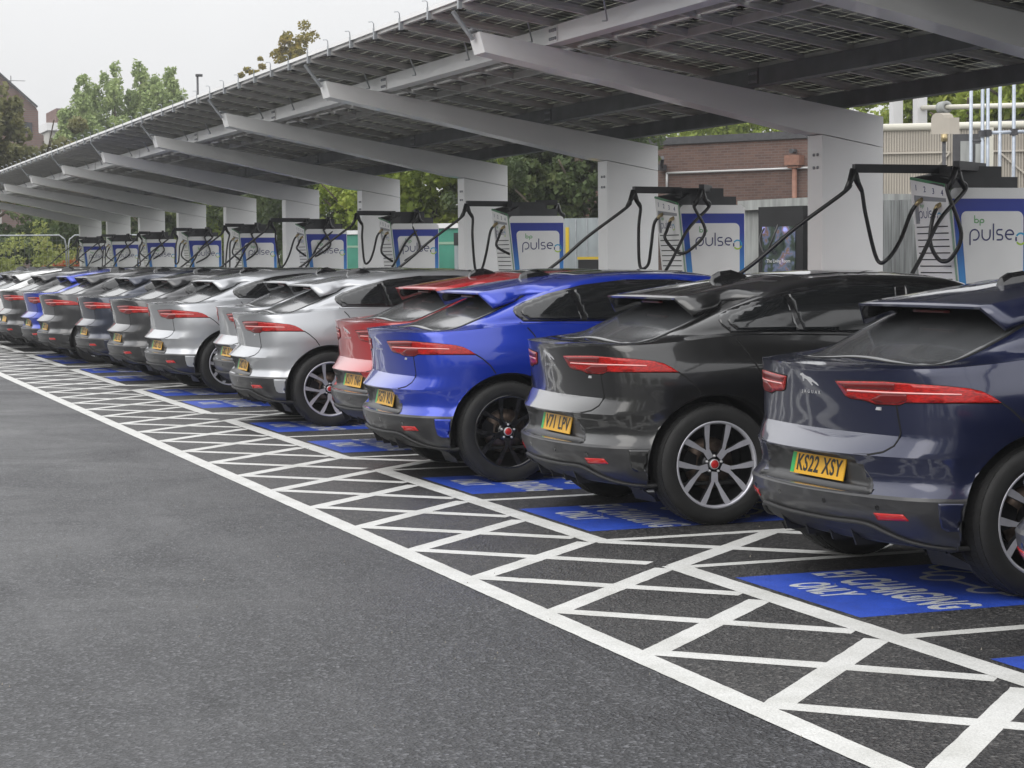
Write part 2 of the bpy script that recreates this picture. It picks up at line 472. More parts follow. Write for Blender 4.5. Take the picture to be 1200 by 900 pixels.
def bay_panel(l_far, l_near, label):
    """blue painted panel: EV CHARGING ONLY and a car symbol; text reads from the aisle"""
    t = empty('blue_bay_panel', W((l_far+l_near)/2, 4.78, 0))
    tag(t, label, 'road marking', 'blue EV charging panels painted in the bays')
    w = l_far-l_near; h = 1.95
    mb = MB(); mb.add([(-w/2, 0, .0018), (w/2, 0, .0018), (w/2, h, .0018), (-w/2, h, .0018)], [(0, 1, 2, 3)])
    mb.build('blue_paint', M['bay_blue'], t)
    T = lambda x, y, z: Matrix.Translation((x, y, z))
    me = PANEL_TXT[0]; link('lettering', me, t, (0, 0, 0))
    link('car_symbol', PANEL_TXT[1], t)
    return t
_w = 1.28
me1 = text_mesh('EV CHARGING', .38, M['bay_text'], 0, 'CENTER', .475, 1.04, .012)
me1.transform(Matrix.Translation((0.0, .55, .0026)))
me2 = text_mesh('ONLY', .30, M['bay_text'], 0, 'CENTER', .52, 1.04, .011)
me2.transform(Matrix.Translation((-.13, .23, .0026)))
bmj = bmesh.new(); bmj.from_mesh(me1); bmj.from_mesh(me2)
me3 = bpy.data.meshes.new('lettering'); bmj.to_mesh(me3); bmj.free(); me3.materials.append(M['bay_text'])
mb = MB()
for i, pl in enumerate(icon):
    ribbon(mb, [(p[0]*1.0-.52, p[1]*1.25+.86) for p in pl], .036, .0024+.00004*i, lambda u, v, z: (u, v, z))
me4 = mb.mesh('car_symbol', M['bay_text'])
PANEL_TXT = (me3, me4)
order = ['beside the nearest walkway hatching', 'under the navy car', 'under the black car']
panels = [(7.25, 6.02, 'blue painted panel in the nearest bay, only a corner in view at the right'),
          (9.62, 8.32, 'blue EV CHARGING ONLY panel under the navy car with the readable number plate'),
          (12.85, 11.61, 'blue EV CHARGING ONLY panel under the black car with silver wheels'),
          (15.0, 13.8, 'blue EV CHARGING ONLY panel under the bright blue car with black wheels'),
          (18.5, 17.25, 'blue EV CHARGING ONLY panel beneath the red car'),
          (20.86, 19.6, 'blue EV CHARGING ONLY panel under the silver car with the fully visible wheel'),
          (24.45, 23.2, 'blue painted panel under the silver car half hidden by another silver car'),
          (26.8, 25.5, 'blue painted panel under the third silver car from the front'),
          (30.3, 29.0, 'blue painted panel beneath the dark grey car next to the silver cars'),
          (32.65, 31.35, 'blue painted panel beneath the dark slate car'),
          (35.8, 34.5, 'blue painted panel beneath the far black car'),
          (38.1, 36.8, 'blue painted panel beneath the far small blue car')]
for a, b, lab in panels: bay_panel(a, b, lab)
# small wear marks, grit and a rusty scuff on the aisle
mb = MB()
for i in range(420):
    L_ = rng.uniform(3.5, 26); Y_ = rng.uniform(-3.0, 6.5) ; s = rng.uniform(.002, .006)
    an = rng.uniform(0, 6.28)
    v = [W(L_+s*math.cos(an+q)*rng.uniform(.6, 1), Y_+s*math.sin(an+q)*rng.uniform(.6, 1), .0005) for q in (0, 1.5, 3.1, 4.6)]
    top = W(L_, Y_, .0065+s*.8)
    mb.add(v+[top], [(0, 1, 4), (1, 2, 4), (2, 3, 4), (3, 0, 4)])
mb.build('loose_grit', P('grit', (.22, .20, .17), .8, noise=.5, nscale=3), kind='stuff', label='loose grit scattered over the wet asphalt', category='grit')
# ------------------------------------------------------------------ car
# local frame: x to the car's right (towards the camera), y forward from the rear bumper, z up
BX = [0, .18, .36, .53, .68, .80, .878, .922, .940, .945, .945, .942, .938, .934, .934, .94, .945, .945, .93, .875, .75, .55, .29, 0]
BY = [0, .006, .026, .060, .105, .178, .290, .44, .62, .80, 1.0, 1.25, 1.70, 2.2, 2.7, 3.2, 3.55, 3.79, 4.06, 4.30, 4.47, 4.58, 4.655, 4.68]
NC = len(BX)
WR = [1, 1, 1, 1, 1, .95, .82, .62, .38, .15, .04] + [0]*(NC-11)
WF = [0]*15 + [0, .03, .1, .3, .6, .9, 1, 1, 1]
def lerp_pts(pts, y):
    if y <= pts[0][0]: return pts[0][1]
    for (a, b), (c, d) in zip(pts, pts[1:]):
        if y <= c:
            t = (y-a)/(c-a); t = t*t*(3-2*t) if False else t
            return b+(d-b)*t
    return pts[-1][1]
def haunch(y): return math.exp(-((y-.85)/.55)**2) + .8*math.exp(-((y-3.79)/.45)**2)
CORNER = [0, 0, .15, .5, .9, 1, .9, .5] + [0]*16
def low_ring(zr, yr, w, h=0.0, zs=None, zf=None, yf=0.0, yc=0.0):
    zs = zr if zs is None else zs
    out = []
    for j in range(NC):
        y = BY[j] + yr*WR[j] + yf*WF[j] + yc*CORNER[j]
        x = BX[j]/.945*(w + h*haunch(y)) if True else 0
        side = zs if not isinstance(zs, list) else lerp_pts(zs, y)
        z = zr*WR[j] + side*(1-WR[j])
        if zf is not None: z = z*(1-WF[j]) + zf*WF[j]
        out.append((x, y, z))
    return out
ROOF = [(.33, 1.150), (.46, 1.200), (.62, 1.262), (.86, 1.360), (1.10, 1.452), (1.22, 1.498), (1.30, 1.522), (1.58, 1.566), (1.90, 1.583), (2.25, 1.580), (2.55, 1.560), (2.80, 1.520), (3.05, 1.435), (3.30, 1.315), (3.55, 1.175), (3.80, 1.035)]
def roofc(y):
    return lerp_pts(ROOF, y)
BELT = [(.30, 1.150), (.60, 1.180), (.95, 1.196), (1.5, 1.188), (2.4, 1.145), (3.2, 1.085), (3.8, 1.030)]
def sst(a, b, x):
    t = min(1, max(0, (x-a)/(b-a))); return t*t*(3-2*t)
def up_ring(yr, yf, w, dz, crown, t0=.70):
    out = []
    for j in range(NC):
        y = yr + BY[j]/4.68*(yf-yr)
        tp = t0 + (1-t0)*sst(.35, 1.25, y)
        tp *= 1-.10*sst(2.8, 3.8, y)
        x = BX[j]/.945*w*tp
        c = roofc(y) - crown*(x/.6)**2
        if dz is not None:
            bl_ = lerp_pts(BELT, y); ed = roofc(y) - (.010+.028*sst(.8, 1.7, y))
            z = min(bl_+dz*max(0, ed-bl_), c)
            rear = 1-sst(.25, .62, BY[j])          # across the back the ring lies on the glass line
            z = z*(1-rear)+c*rear
        else: z = c
        out.append((x, y, z))
    return out
RINGS = [  # (ring, crease)
    (low_ring(.225, .40, .80, 0, .21, .22, -.45), True),
    (low_ring(.250, .16, .885, 0, .225, .22, -.18), False),
    (low_ring(.315, .05, .918, .0, .28, .27, -.05), False),
    (low_ring(.42, -.015, .926, .006, .37, .36, -.01), False),
    (low_ring(.498, -.030, .932, .012, .475, .46, .0), True),
    (low_ring(.514, -.022, .928, .012, .490, .48, -.01), True),   # 5: body starts
    (low_ring(.575, .018, .922, .016, .57, .56, -.015, .01), False),
    (low_ring(.655, -.006, .922, .020, .655, .62, -.01, .025), False),
    (low_ring(.702, -.034, .926, .022, [(0, .702), (.3, .74), (.6, .745), (2, .70)], .66, -.0, .040), True),    # crest of the bumper shelf
    (low_ring(.800, .085, .936, .022, [(0, .800), (.3, .83), (.6, .82), (2, .79)], .72, -.02, -.035), True),
    (low_ring(.89, .068, .938, .020, .90, .78, -.05, -.02), False),
    (low_ring(1.0, .042, .925, .012, [(0, 1.0), (.9, 1.02), (1.8, .98), (3, .94), (4, .88)], .82, -.10), False),
    (low_ring(1.116, .014, .885, .004, [(0, 1.116), (.35, 1.125), (.9, 1.135), (1.8, 1.105), (3, 1.03), (3.9, .95)], .85, -.16), True),
    (low_ring(1.130, .006, .872, .0, [(0, 1.130), (.35, 1.162), (.9, 1.188), (1.5, 1.178), (2.4, 1.135), (3.2, 1.075), (3.9, 1.0)], .875, -.24), True),
    (low_ring(1.142, .14, .838, .0, [(0, 1.142), (.35, 1.168), (.9, 1.196), (1.5, 1.186), (2.4, 1.142), (3.2, 1.084), (3.9, 1.02)], .93, -.50), False),
    (up_ring(.315, 3.76, .838, 0.0, .045, .86), False),
    (up_ring(.56, 3.54, .818, .30, .045, .90), False),
    (up_ring(.80, 3.28, .795, .58, .042, .93), False),
    (up_ring(1.05, 3.02, .762, .84, .036, .95), False),
    (up_ring(1.25, 2.86, .700, 1.0, .028, .97), False),
    (up_ring(1.38, 2.74, .545, None, .030, 1), False),
    (up_ring(1.46, 2.66, .40, None, .030, 1), False),
    (up_ring(1.52, 2.60, .20, None, .030, 1), False),
    (up_ring(1.54, 2.56, .0001, None, .030, 1), True),
]
def catmull(P, n):
    """rows of P (k x d) resampled with n steps per interval"""
    P = np.asarray(P, float); k = len(P); out = []
    E = np.vstack([2*P[0]-P[1], P, 2*P[-1]-P[-2]])
    for i in range(k-1):
        p0, p1, p2, p3 = E[i], E[i+1], E[i+2], E[i+3]
        for s in range(n):
            t = s/n
            out.append(.5*((2*p1)+(-p0+p2)*t+(2*p0-5*p1+4*p2-p3)*t*t+(-p0+3*p1-3*p2+p3)*t**3))
    out.append(P[-1]); return np.array(out)
NCS = 4
rows = []
for rg, cr in RINGS:
    rg = np.array(rg)
    # mirror ends so that the curve crosses the centre line square
    ext = np.vstack([[-rg[1][0], rg[1][1], rg[1][2]], rg, [-rg[-2][0], rg[-2][1], rg[-2][2]]])
    fine = catmull(ext, NCS)[NCS:-NCS]
    rows.append(fine)
segs = []; cur = [0]
for i in range(1, len(rows)):
    cur.append(i)
    if RINGS[i][1]: segs.append(cur); cur = [i]
GRID = []; SPLIT = None
for sgi, sg in enumerate(segs):
    st = np.array([rows[i] for i in sg]); nst = 5 if len(sg) > 2 else (4 if sg[0] in (8, 9) else 2)
    k = st.shape[0]
    fl = st.reshape(k, -1)
    ff = catmull(fl, nst) if k > 2 else np.array([fl[0]+(fl[1]-fl[0])*t/nst for t in range(nst+1)])
    ff = ff.reshape(len(ff), -1, 3)
    if sg[0] == 5: SPLIT = len(GRID)-1
    GRID.extend(ff[(0 if not GRID else 1):])
GRID = np.array(GRID)                    # rows x cols x 3 (right half)
for i_ in range(GRID.shape[0]):           # the number plate sits in a pocket pressed into the bumper
    for j_ in range(GRID.shape[1]):
        x_, y_, z_ = GRID[i_, j_]
        if y_ < .5 and .520 < z_ < .692 and i_ > SPLIT and x_ < .53-.12*(z_-.52)/.156:
            GRID[i_, j_, 1] = .098
ARCH_R, ARCH_Z = .452, .375
AX_Y = (.80, 3.79)
def arch_snap(v):
    """a wheel opening is a true circle: vertices near its rim are moved onto it"""
    x, y, z = v
    if x < .55: return v, False
    for ay in AX_Y:
        d = math.hypot(y-ay, z-ARCH_Z)
        if d < ARCH_R: return (x, y, z), True
    return v, False
def body_part(r0, r1, name, mat):
    nr, nc = r1-r0+1, GRID.shape[1]
    bm = bmesh.new()
    vg = {}
    for sgn in (1, -1):
        for i in range(nr):
            for j in range(nc):
                x, y, z = GRID[r0+i, j]
                if sgn < 0 and (abs(x) < 1e-4): vg[(sgn, i, j)] = vg[(1, i, j)]; continue
                vg[(sgn, i, j)] = bm.verts.new((x*sgn if abs(x) > 1e-4 else 0, y, z))
    for sgn in (1, -1):
        for i in range(nr-1):
            for j in range(nc-1):
                q = [vg[(sgn, i, j)], vg[(sgn, i, j+1)], vg[(sgn, i+1, j+1)], vg[(sgn, i+1, j)]]
                if sgn < 0: q = q[::-1]
                u = []
                for w in q:
                    if w not in u: u.append(w)
                if len(u) < 3: continue
                try: bm.faces.new(u)
                except ValueError: pass
    def inside(v):
        if abs(v.co.x) < .5: return None
        for ay in AX_Y:
            dy, dz = v.co.y-ay, v.co.z-ARCH_Z
            if math.hypot(dy, dz) < ARCH_R: return ay
        return None
    dead = [f for f in bm.faces if all(inside(v) is not None for v in f.verts)]
    bmesh.ops.delete(bm, geom=dead, context='FACES')
    for v in bm.verts:
        ay = inside(v)
        if ay is not None:
            dy, dz = v.co.y-ay, v.co.z-ARCH_Z; d = math.hypot(dy, dz) or 1
            v.co.y = ay+dy/d*ARCH_R; v.co.z = ARCH_Z+dz/d*ARCH_R
    bmesh.ops.recalc_face_normals(bm, faces=bm.faces)
    me = bpy.data.meshes.new(name)
    for f in bm.faces: f.smooth = True
    bm.to_mesh(me); bm.free(); me.materials.append(mat)
    me.set_sharp_from_angle(angle=R(28))
    return me
me_body = body_part(SPLIT, len(GRID)-1, 'body', M['paint_navy'])
me_clad = body_part(0, SPLIT, 'lower_bumper', M['cladding'])
bvv, bff = [], []
for me in (me_body, me_clad):
    b = len(bvv); bvv.extend([v.co.copy() for v in me.vertices]); me.calc_loop_triangles(); bff.extend([[b+i for i in t_.vertices] for t_ in me.loop_triangles])
BVH = BVHTree.FromPolygons(bvv, bff)

# the reference eye in the black car's own frame: outlines of lamps and glass were measured along these rays
YAW_C = R(0.8)
REF_O = (12.518, 4.843)
def loc_pt(P):
    c, s = math.cos(YAW_C), math.sin(YAW_C)
    dL, dY = P[0]-REF_O[0], P[1]-REF_O[1]
    return Vector((-c*dL - s*dY, -s*dL + c*dY, P[2]))
_eye = loc_pt((0, 0, CAM_H))
def ref_ray(px, py):
    a, c = (px-600)/CAM_F, (py-450)/CAM_F
    d = _F + _RR*a + _DD*c
    L_, Y_, Z_ = -d.x, d.y, d.z
    cc, s = math.cos(YAW_C), math.sin(YAW_C)
    return Vector((-cc*L_ - s*Y_, -s*L_ + cc*Y_, Z_)).normalized()
def dense(poly, step):
    out = []
    n = len(poly)
    for i in range(n):
        a, b = poly[i], poly[(i+1) % n]; l = math.hypot(b[0]-a[0], b[1]-a[1]); k = max(1, int(math.ceil(l/step)))
        for s in range(k): out.append((a[0]+(b[0]-a[0])*s/k, a[1]+(b[1]-a[1])*s/k))
    return out
def conform(name, poly, ray, step, off, thick, mat, mirror=True, bvh=None, fallback=None):
    """a thin shell with the outline poly, laid on the car body along ray(u, v) -> (origin, direction)"""
    pl = dense(poly, step)
    xs = [p[0] for p in pl]; ys = [p[1] for p in pl]
    inner = []
    x = min(xs)+step
    while x < max(xs):
        y = min(ys)+step
        while y < max(ys):
            inner.append((x, y)); y += step
        x += step
    def inpoly(p):
        c = False; n = len(pl)
        for i in range(n):
            a, b = pl[i], pl[i-1]
            if (a[1] > p[1]) != (b[1] > p[1]) and p[0] < (b[0]-a[0])*(p[1]-a[1])/(b[1]-a[1])+a[0]: c = not c
        return c
    def far(p): return min((p[0]-q[0])**2+(p[1]-q[1])**2 for q in pl) > (step*.45)**2
    inner = [p for p in inner if inpoly(p) and far(p)]
    nb = len(pl)
    vs, es, fs, *_ = mgeo.delaunay_2d_cdt([Vector(p) for p in pl+inner], [], [list(range(nb))], 1, 1e-7)
    V3, N3, ok = [], [], []
    for v in vs:
        o, d = ray(v.x, v.y)
        h, nrm, idx, dist = (bvh or BVH).ray_cast(o, d)
        if h is None:
            V3.append(None); N3.append(None); continue
        if nrm.dot(d) > 0: nrm = -nrm
        V3.append(h); N3.append(nrm)
    good = [i for i, v in enumerate(V3) if v is not None]
    if not good: print('conform: nothing hit', name); return None
    for i, v in enumerate(V3):
        if v is None:
            k = min(good, key=lambda q: (vs[q]-vs[i]).length_squared); V3[i] = V3[k]; N3[i] = N3[k]
    nv = len(vs)
    # average normals over neighbours for an even offset
    acc = [n.copy() for n in N3]
    for f in fs:
        for a in f:
            for b in f:
                if a != b: acc[a] += N3[b]
    acc = [a.normalized() for a in acc]
    ec = {}
    for f in fs:
        for a, b in zip(f, list(f[1:])+[f[0]]): ec[(a, b)] = 1
    bnd = [(a, b) for (a, b) in ec if (b, a) not in ec]
    mbx = MB()
    for sg in ((1, -1) if mirror else (1,)):
        top = [((V3[i]+acc[i]*off).x*sg, (V3[i]+acc[i]*off).y, (V3[i]+acc[i]*off).z) for i in range(nv)]
        bot = [((V3[i]+acc[i]*(off-thick)).x*sg, (V3[i]+acc[i]*(off-thick)).y, (V3[i]+acc[i]*(off-thick)).z) for i in range(nv)]
        b0 = len(mbx.v)
        mbx.add(top+bot, [list(f) for f in fs], 0, True)
        for a, b in bnd: mbx.f.append([b0+a, b0+b, b0+nv+b, b0+nv+a]); mbx.m.append(0); mbx.sm.append(False)
    return mbx
def ray_ref(u, v): return _eye, ref_ray(u, v)
def ray_side(y, z): return Vector((3, y, z)), Vector((-1, 0, 0))
def ray_top(x, y): return Vector((x, y, 3)), Vector((0, 0, -1))
def ray_rear(x, z): return Vector((x, -2, z)), Vector((0, 1, 0))
def halves(mb, name, mat):
    """right and left copies of a mirrored conform() as two meshes"""
    n = len(mb.v)//2; nf = len(mb.f)//2
    out = []
    for k in (0, 1):
        m2 = MB(); m2.v = mb.v[k*n:(k+1)*n]; m2.f = [[i-k*n for i in f] for f in mb.f[k*nf:(k+1)*nf]]; m2.m = mb.m[k*nf:(k+1)*nf]; m2.sm = mb.sm[k*nf:(k+1)*nf]
        out.append(m2.mesh(name, mat))
    return out

PARTS = []       # (name, mesh, matrix or location, children)
def part(name, me, children=(), **tags): PARTS.append((name, me, children, tags))
# tail lamps
LAMP = [(660.7, 416.7), (668, 416.6), (695, 416.7), (716, 418.6), (744, 420.8), (766.7, 423.2), (777, 425.6), (786.7, 430), (795.5, 436), (782, 435.9), (770, 435.9), (730, 435.9), (711.5, 435.6), (707, 437.8), (690, 437.4), (683, 434.2), (672.7, 432.4), (668.5, 430)]
cent = (725, 427.5)
LAMP_OUT = [(cent[0]+(x-cent[0])*1.014, cent[1]+(y-cent[1])*1.10) for x, y in LAMP]
surr = halves(conform('lamp_surround', LAMP_OUT, ray_ref, 3.0, .0015, .004, None), 'lamp_surround', M['gap'])
lampm = halves(conform('lamp', LAMP, ray_ref, 3.0, .0045, .01, None), 'tail_light', M['lamp'])
lowl = [(672, 429.5), (690, 430.2), (762, 431.6), (786, 434.0), (770, 435.0), (711, 434.9), (707, 436.8), (690.5, 436.4), (684, 433.2), (674, 431.5)]
dk = [(662.5, 417.9), (695, 417.9), (703, 418.4), (703, 424.6), (668, 423.0)]
darkm = halves(conform('lamp_dark', dk, ray_ref, 3.0, .0056, .004, None), 'lamp_panel', M['lamp_dark'])
bk = [(712.5, 427.8), (712.5, 434.6), (706, 436.6), (691, 436.2), (686, 433.0), (694, 428.0)]
darkm2 = halves(conform('lamp_dark', bk, ray_ref, 2.5, .0056, .004, None), 'lamp_panel', M['lamp_dark'])
strip = halves(conform('strip', [(669.5, 424.2), (695, 425.7), (758.5, 427.9), (758.5, 429.0), (695, 427.3), (669.5, 425.6)], ray_ref, 2.0, .0072, .004, None), 'light_strip', M['lamp_strip'])
# rear window, with its black surround
def mirror_poly(h): return h + [(-x, y) for x, y in reversed(h) if x > 1e-6]
RW = mirror_poly([(0, .322), (.25, .324), (.45, .332), (.585, .355), (.615, .42), (.635, .52), (.645, .64), (.640, .78), (.615, .93), (.56, 1.06), (0, 1.10)])
RWo = mirror_poly([(0, .312), (.25, .314), (.46, .322), (.600, .345), (.630, .42), (.650, .52), (.660, .64), (.654, .78), (.63, .95), (.58, 1.10), (0, 1.13)])
m_rwo = conform('rear_surround', RWo, ray_top, .035, .0015, .003, None, mirror=False).mesh('rear_window_surround', M['gap'])
m_rw = conform('rear_window', RW, ray_top, .035, .004, .004, None, mirror=False).mesh('rear_window', M['rear_glass'])
# panoramic roof glass
RG = mirror_poly([(0, 1.50), (.40, 1.52), (.46, 1.60), (.47, 2.5), (.45, 2.66), (0, 2.72)])
m_roof = conform('roof_glass', RG, ray_top, .06, .002, .003, None, mirror=False).mesh('roof_glass', M['glass'])
WS = mirror_poly([(0, 2.80), (.52, 2.78), (.60, 3.0), (.66, 3.4), (.68, 3.62), (.4, 3.70), (0, 3.73)])
m_ws = conform('windscreen', WS, ray_top, .06, .002, .003, None, mirror=False).mesh('windscreen', M['glass'])
# side windows
DLO = [(.960, 1.202), (.905, 1.245), (.890, 1.280), (.905, 1.308), (.98, 1.345), (1.18, 1.412), (1.45, 1.472), (1.80, 1.508), (2.20, 1.506), (2.55, 1.474), (2.85, 1.405), (3.10, 1.318), (3.30, 1.228), (3.46, 1.130), (3.30, 1.094), (2.40, 1.152), (1.60, 1.194)]
sd = halves(conform('side_surround', DLO, ray_side, .024, .004, .007, None), 'side_window_surround', M['black_gloss'])
Q1 = [(1.00, 1.214), (.955, 1.25), (.945, 1.280), (.975, 1.308), (1.18, 1.382), (1.345, 1.426), (1.42, 1.208)]
Q2 = [(1.375, 1.433), (1.60, 1.466), (1.80, 1.483), (2.16, 1.484), (2.13, 1.178), (1.46, 1.208)]
Q3 = [(2.23, 1.482), (2.55, 1.450), (2.83, 1.384), (3.06, 1.302), (3.22, 1.230), (3.36, 1.130), (3.25, 1.112), (2.20, 1.174)]
q1 = halves(conform('q', Q1, ray_side, .024, .009, .006, None), 'quarter_window', M['glass'])
q2 = halves(conform('q', Q2, ray_side, .024, .009, .006, None), 'rear_door_window', M['glass'])
q3 = halves(conform('q', Q3, ray_side, .024, .009, .006, None), 'front_door_window', M['glass'])
# seams
def seam(pts, ray, w=.0095, off=.0012, mirror=True, name='panel_gap'):
    poly = []
    n = len(pts); Lx, Rx = [], []
    for i, p in enumerate(pts):
        a = pts[max(i-1, 0)]; b = pts[min(i+1, n-1)]; dx, dy = b[0]-a[0], b[1]-a[1]; l = math.hypot(dx, dy)
        Lx.append((p[0]-dy/l*w/2, p[1]+dx/l*w/2)); Rx.append((p[0]+dy/l*w/2, p[1]-dx/l*w/2))
    return conform(name, Lx+Rx[::-1], ray, .06, off, .003, None, mirror=mirror)
m_gaps = []
def split_gap(m_):
    k_ = len(m_.v)//2; nf_ = len(m_.f)//2
    for h_ in (0, 1):
        q_ = MB(); q_.v = m_.v[h_*k_:(h_+1)*k_]; q_.f = [[i-h_*k_ for i in f] for f in m_.f[h_*nf_:(h_+1)*nf_]]; q_.m = [0]*nf_; q_.sm = [False]*nf_
        m_gaps.append(q_.mesh('panel_gap', M['gap']))
for pts, rr in (
    ([(.93, 1.196), (1.0, 1.12), (1.06, 1.02), (1.14, .88), (1.235, .76)], ray_side),
    ([(1.26, .60), (1.30, .52), (1.36, .40), (1.5, .33)], ray_side),
    ([(2.16, 1.165), (2.15, 1.0), (2.13, .70), (2.12, .36)], ray_side),
    ([(3.36, 1.09), (3.34, .9), (3.30, .6), (3.24, .36)], ray_side),
    ([(.535, .972), (.59, .935), (.65, .880), (.69, .822)], ray_side),
):
    m_ = seam(pts, rr)
    if m_: split_gap(m_)
# tailgate shut line: round the rear face
for pts in ([(.62, 1.07), (.64, .95), (.66, .82), (.645, .755), (.60, .722), (.53, .706), (.44, .700)],):
    m_ = seam(pts, ray_rear, .0095)
    if m_: split_gap(m_)
# number plate recess in grey plastic, trapezoid
REC = mirror_poly([(0, .699), (.40, .699), (.432, .69), (.56, .520), (.54, .512), (0, .507)])
m_rec = conform('plate_recess', REC, ray_rear, .03, .003, .006, None, mirror=False).mesh('plate_recess', M['cladding'])
# reflectors
rf = halves(conform('reflector', [(686, 536), (708, 537.2), (713.3, 543), (690, 542.5)], ray_ref, 2.5, .004, .006, None), 'reflector', M['reflector'])
sn = MB()
for sx in (.60, .22):
    s_ = conform('sensor', [(sx+.014*math.cos(a/8*6.283), .452+.014*math.sin(a/8*6.283)) for a in range(8)], ray_rear, .02, .002, .004, None)
    sn.add(s_.v, s_.f)
m_sensor = sn.mesh('parking_sensor', M['black_gloss'])
# body coloured corner below the split line
crn = halves(conform('bumper_corner', [(737, 527), (763, 527.3), (763, 553), (746, 552.5), (741, 549), (738, 538)], ray_ref, 2.5, .004, .006, None), 'bumper_corner', None)
# diffuser
LIP = [(0, .356), (.25, .357), (.44, .362), (.53, .352), (.60, .322), (.68, .285), (.77, .262), (.86, .252)]
df = MB()
c_ = conform('diffuser', mirror_poly([(0, .350)]+[(x, z-.006) for x, z in LIP[1:]]+[(.84, .238), (.4, .232), (0, .232)]), ray_rear, .04, .004, .008, None, mirror=False)
df.add(c_.v, c_.f)
lipp = []
for x, z in catmull([(-x, z) for x, z in reversed(LIP)]+LIP[1:], 4):
    h = BVH.ray_cast(Vector((x, -2, z)), Vector((0, 1, 0)))[0]
    if h: lipp.append((x, h.y-.012, z))
df.tube(lipp, .014, 6)
for x in (-.34, -.12, .12, .34):
    df.prism([(.06, .335), (.10, .235), (.42, .235), (.42, .30)], lambda u, v, t, x=x: (x+t, u, v), -.006, .006)
m_diff = df.mesh('diffuser', M['black_matt'])
# closed floor so nothing shows through from below
fl = MB(); fl.box(-.74, .74, .36, 4.3, .225, .26); m_floor = fl.mesh('underfloor', M['black_matt'])
# wheel arch liners
m_archs = []
for sg in (1, -1):
    for ay in AX_Y:
        al = MB()
        n = 40; prof = []
        ring_o, ring_i = [], []
        a0, a1 = -30, 210
        for k in range(n+1):
            a = math.radians(a0+(a1-a0)*k/n); yy = ay+ARCH_R*1.002*math.cos(a); zz = ARCH_Z+ARCH_R*1.002*math.sin(a)
            # where the body skin is at this angle
            h = BVH.ray_cast(Vector((3, ay+(ARCH_R+.006)*math.cos(a), ARCH_Z+(ARCH_R+.006)*math.sin(a))), Vector((-1, 0, 0)))[0]
            xo = h.x if h is not None and h.x > .7 else .90
            ring_o.append((sg*(xo-.001), yy, zz)); ring_i.append((sg*.55, yy, zz))
        mid_ = [(sg*(abs(o[0])-.035), o[1]-(o[1]-ay)*.03, o[2]-(o[2]-ARCH_Z)*.03) for o in ring_o]
        b0 = len(al.v); al.v.extend(ring_o+mid_+ring_i); m_ = n+1
        for r_ in range(2):
            for k in range(n):
                f = [b0+r_*m_+k, b0+r_*m_+k+1, b0+(r_+1)*m_+k+1, b0+(r_+1)*m_+k]
                al.f.append(f if sg > 0 else f[::-1]); al.m.append(0); al.sm.append(True)
        c = (sg*.55, ay, ARCH_Z); b1 = len(al.v); al.v.append(c)
        for k in range(n): al.f.append([b0+2*m_+k, b0+2*m_+k+1, b1]); al.m.append(0); al.sm.append(False)
        m_archs.append(al.mesh('wheel_arch', M['black_matt']))
# floating roof spoiler
sp_ = MB()
grid = []
NS = 8
for k in range(NS):
    t = k/(NS-1)                                   # 0 at the roof, 1 at the trailing edge
    row = []
    for x in (0, .15, .30, .42, .50):
        y = 1.34-(1.34-(.655+.10*(x/.5)**4*.25))*t
        zr_ = roofc(1.34) - .030*(x/.6)**2 + .006
        row.append((x, y, zr_*(1-t)+(1.420-.002*(x/.5)**2)*t + .006*math.sin(math.pi*t)))
    # flank: from the spoiler's corner down to the body beside the glass
    xe = .565; ye = 1.34-(1.34-.675)*t; ze = (roofc(1.34)-.030*(xe/.6)**2+.004)*(1-t)+1.418*t + .004*math.sin(math.pi*t)
    row.append((xe, ye, ze))
    yb = 1.36-(1.36-.765)*t
    zb_ = lerp_pts([(.765, 1.312), (1.0, 1.385), (1.36, 1.46)], yb)
    h = BVH.ray_cast(Vector((3, yb, zb_)), Vector((-1, 0, 0)))[0]
    xb = h.x-.002 if h is not None and h.x > .5 else .655
    for f_ in (.35, .7):
        row.append((xe+(xb-xe)*f_+.010*(1-t), ye+(yb-ye)*f_, ze+(zb_-ze)*f_+.006*(1-t)))
    row.append((xb, yb, zb_))
    grid.append(row)
nr_, nc_ = len(grid), len(grid[0])
for sg in (1, -1):
    b0 = len(sp_.v)
    for row in grid: sp_.v.extend([(sg*p[0], p[1], p[2]) for p in row])
    b1 = len(sp_.v)
    for ri, row in enumerate(grid):
        th = .012+.04*(1-ri/(nr_-1))
        sp_.v.extend([(sg*max(0, p[0]-(.012 if ci > 4 else 0)), p[1]+.004, p[2]-(th if ci < 5 else .012)) for ci, p in enumerate(row)])
    for i in range(nr_-1):
        for j in range(nc_-1):
            f = [b0+i*nc_+j, b0+i*nc_+j+1, b0+(i+1)*nc_+j+1, b0+(i+1)*nc_+j]
            sp_.f.append(f if sg > 0 else f[::-1]); sp_.m.append(0); sp_.sm.append(True)
            f = [b1+i*nc_+j, b1+(i+1)*nc_+j, b1+(i+1)*nc_+j+1, b1+i*nc_+j+1]
            sp_.f.append(f if sg > 0 else f[::-1]); sp_.m.append(1); sp_.sm.append(True)
    i = nr_-1
    for j in range(nc_-1):
        sp_.f.append([b0+i*nc_+j, b0+i*nc_+j+1, b1+i*nc_+j+1, b1+i*nc_+j]); sp_.m.append(0); sp_.sm.append(False)
    for i in range(nr_-1):
        j = nc_-1
        sp_.f.append([b0+i*nc_+j, b0+(i+1)*nc_+j, b1+(i+1)*nc_+j, b1+i*nc_+j]); sp_.m.append(0); sp_.sm.append(False)
m_spoil = sp_.mesh('roof_spoiler', [M['paint_navy'], M['black_gloss']])
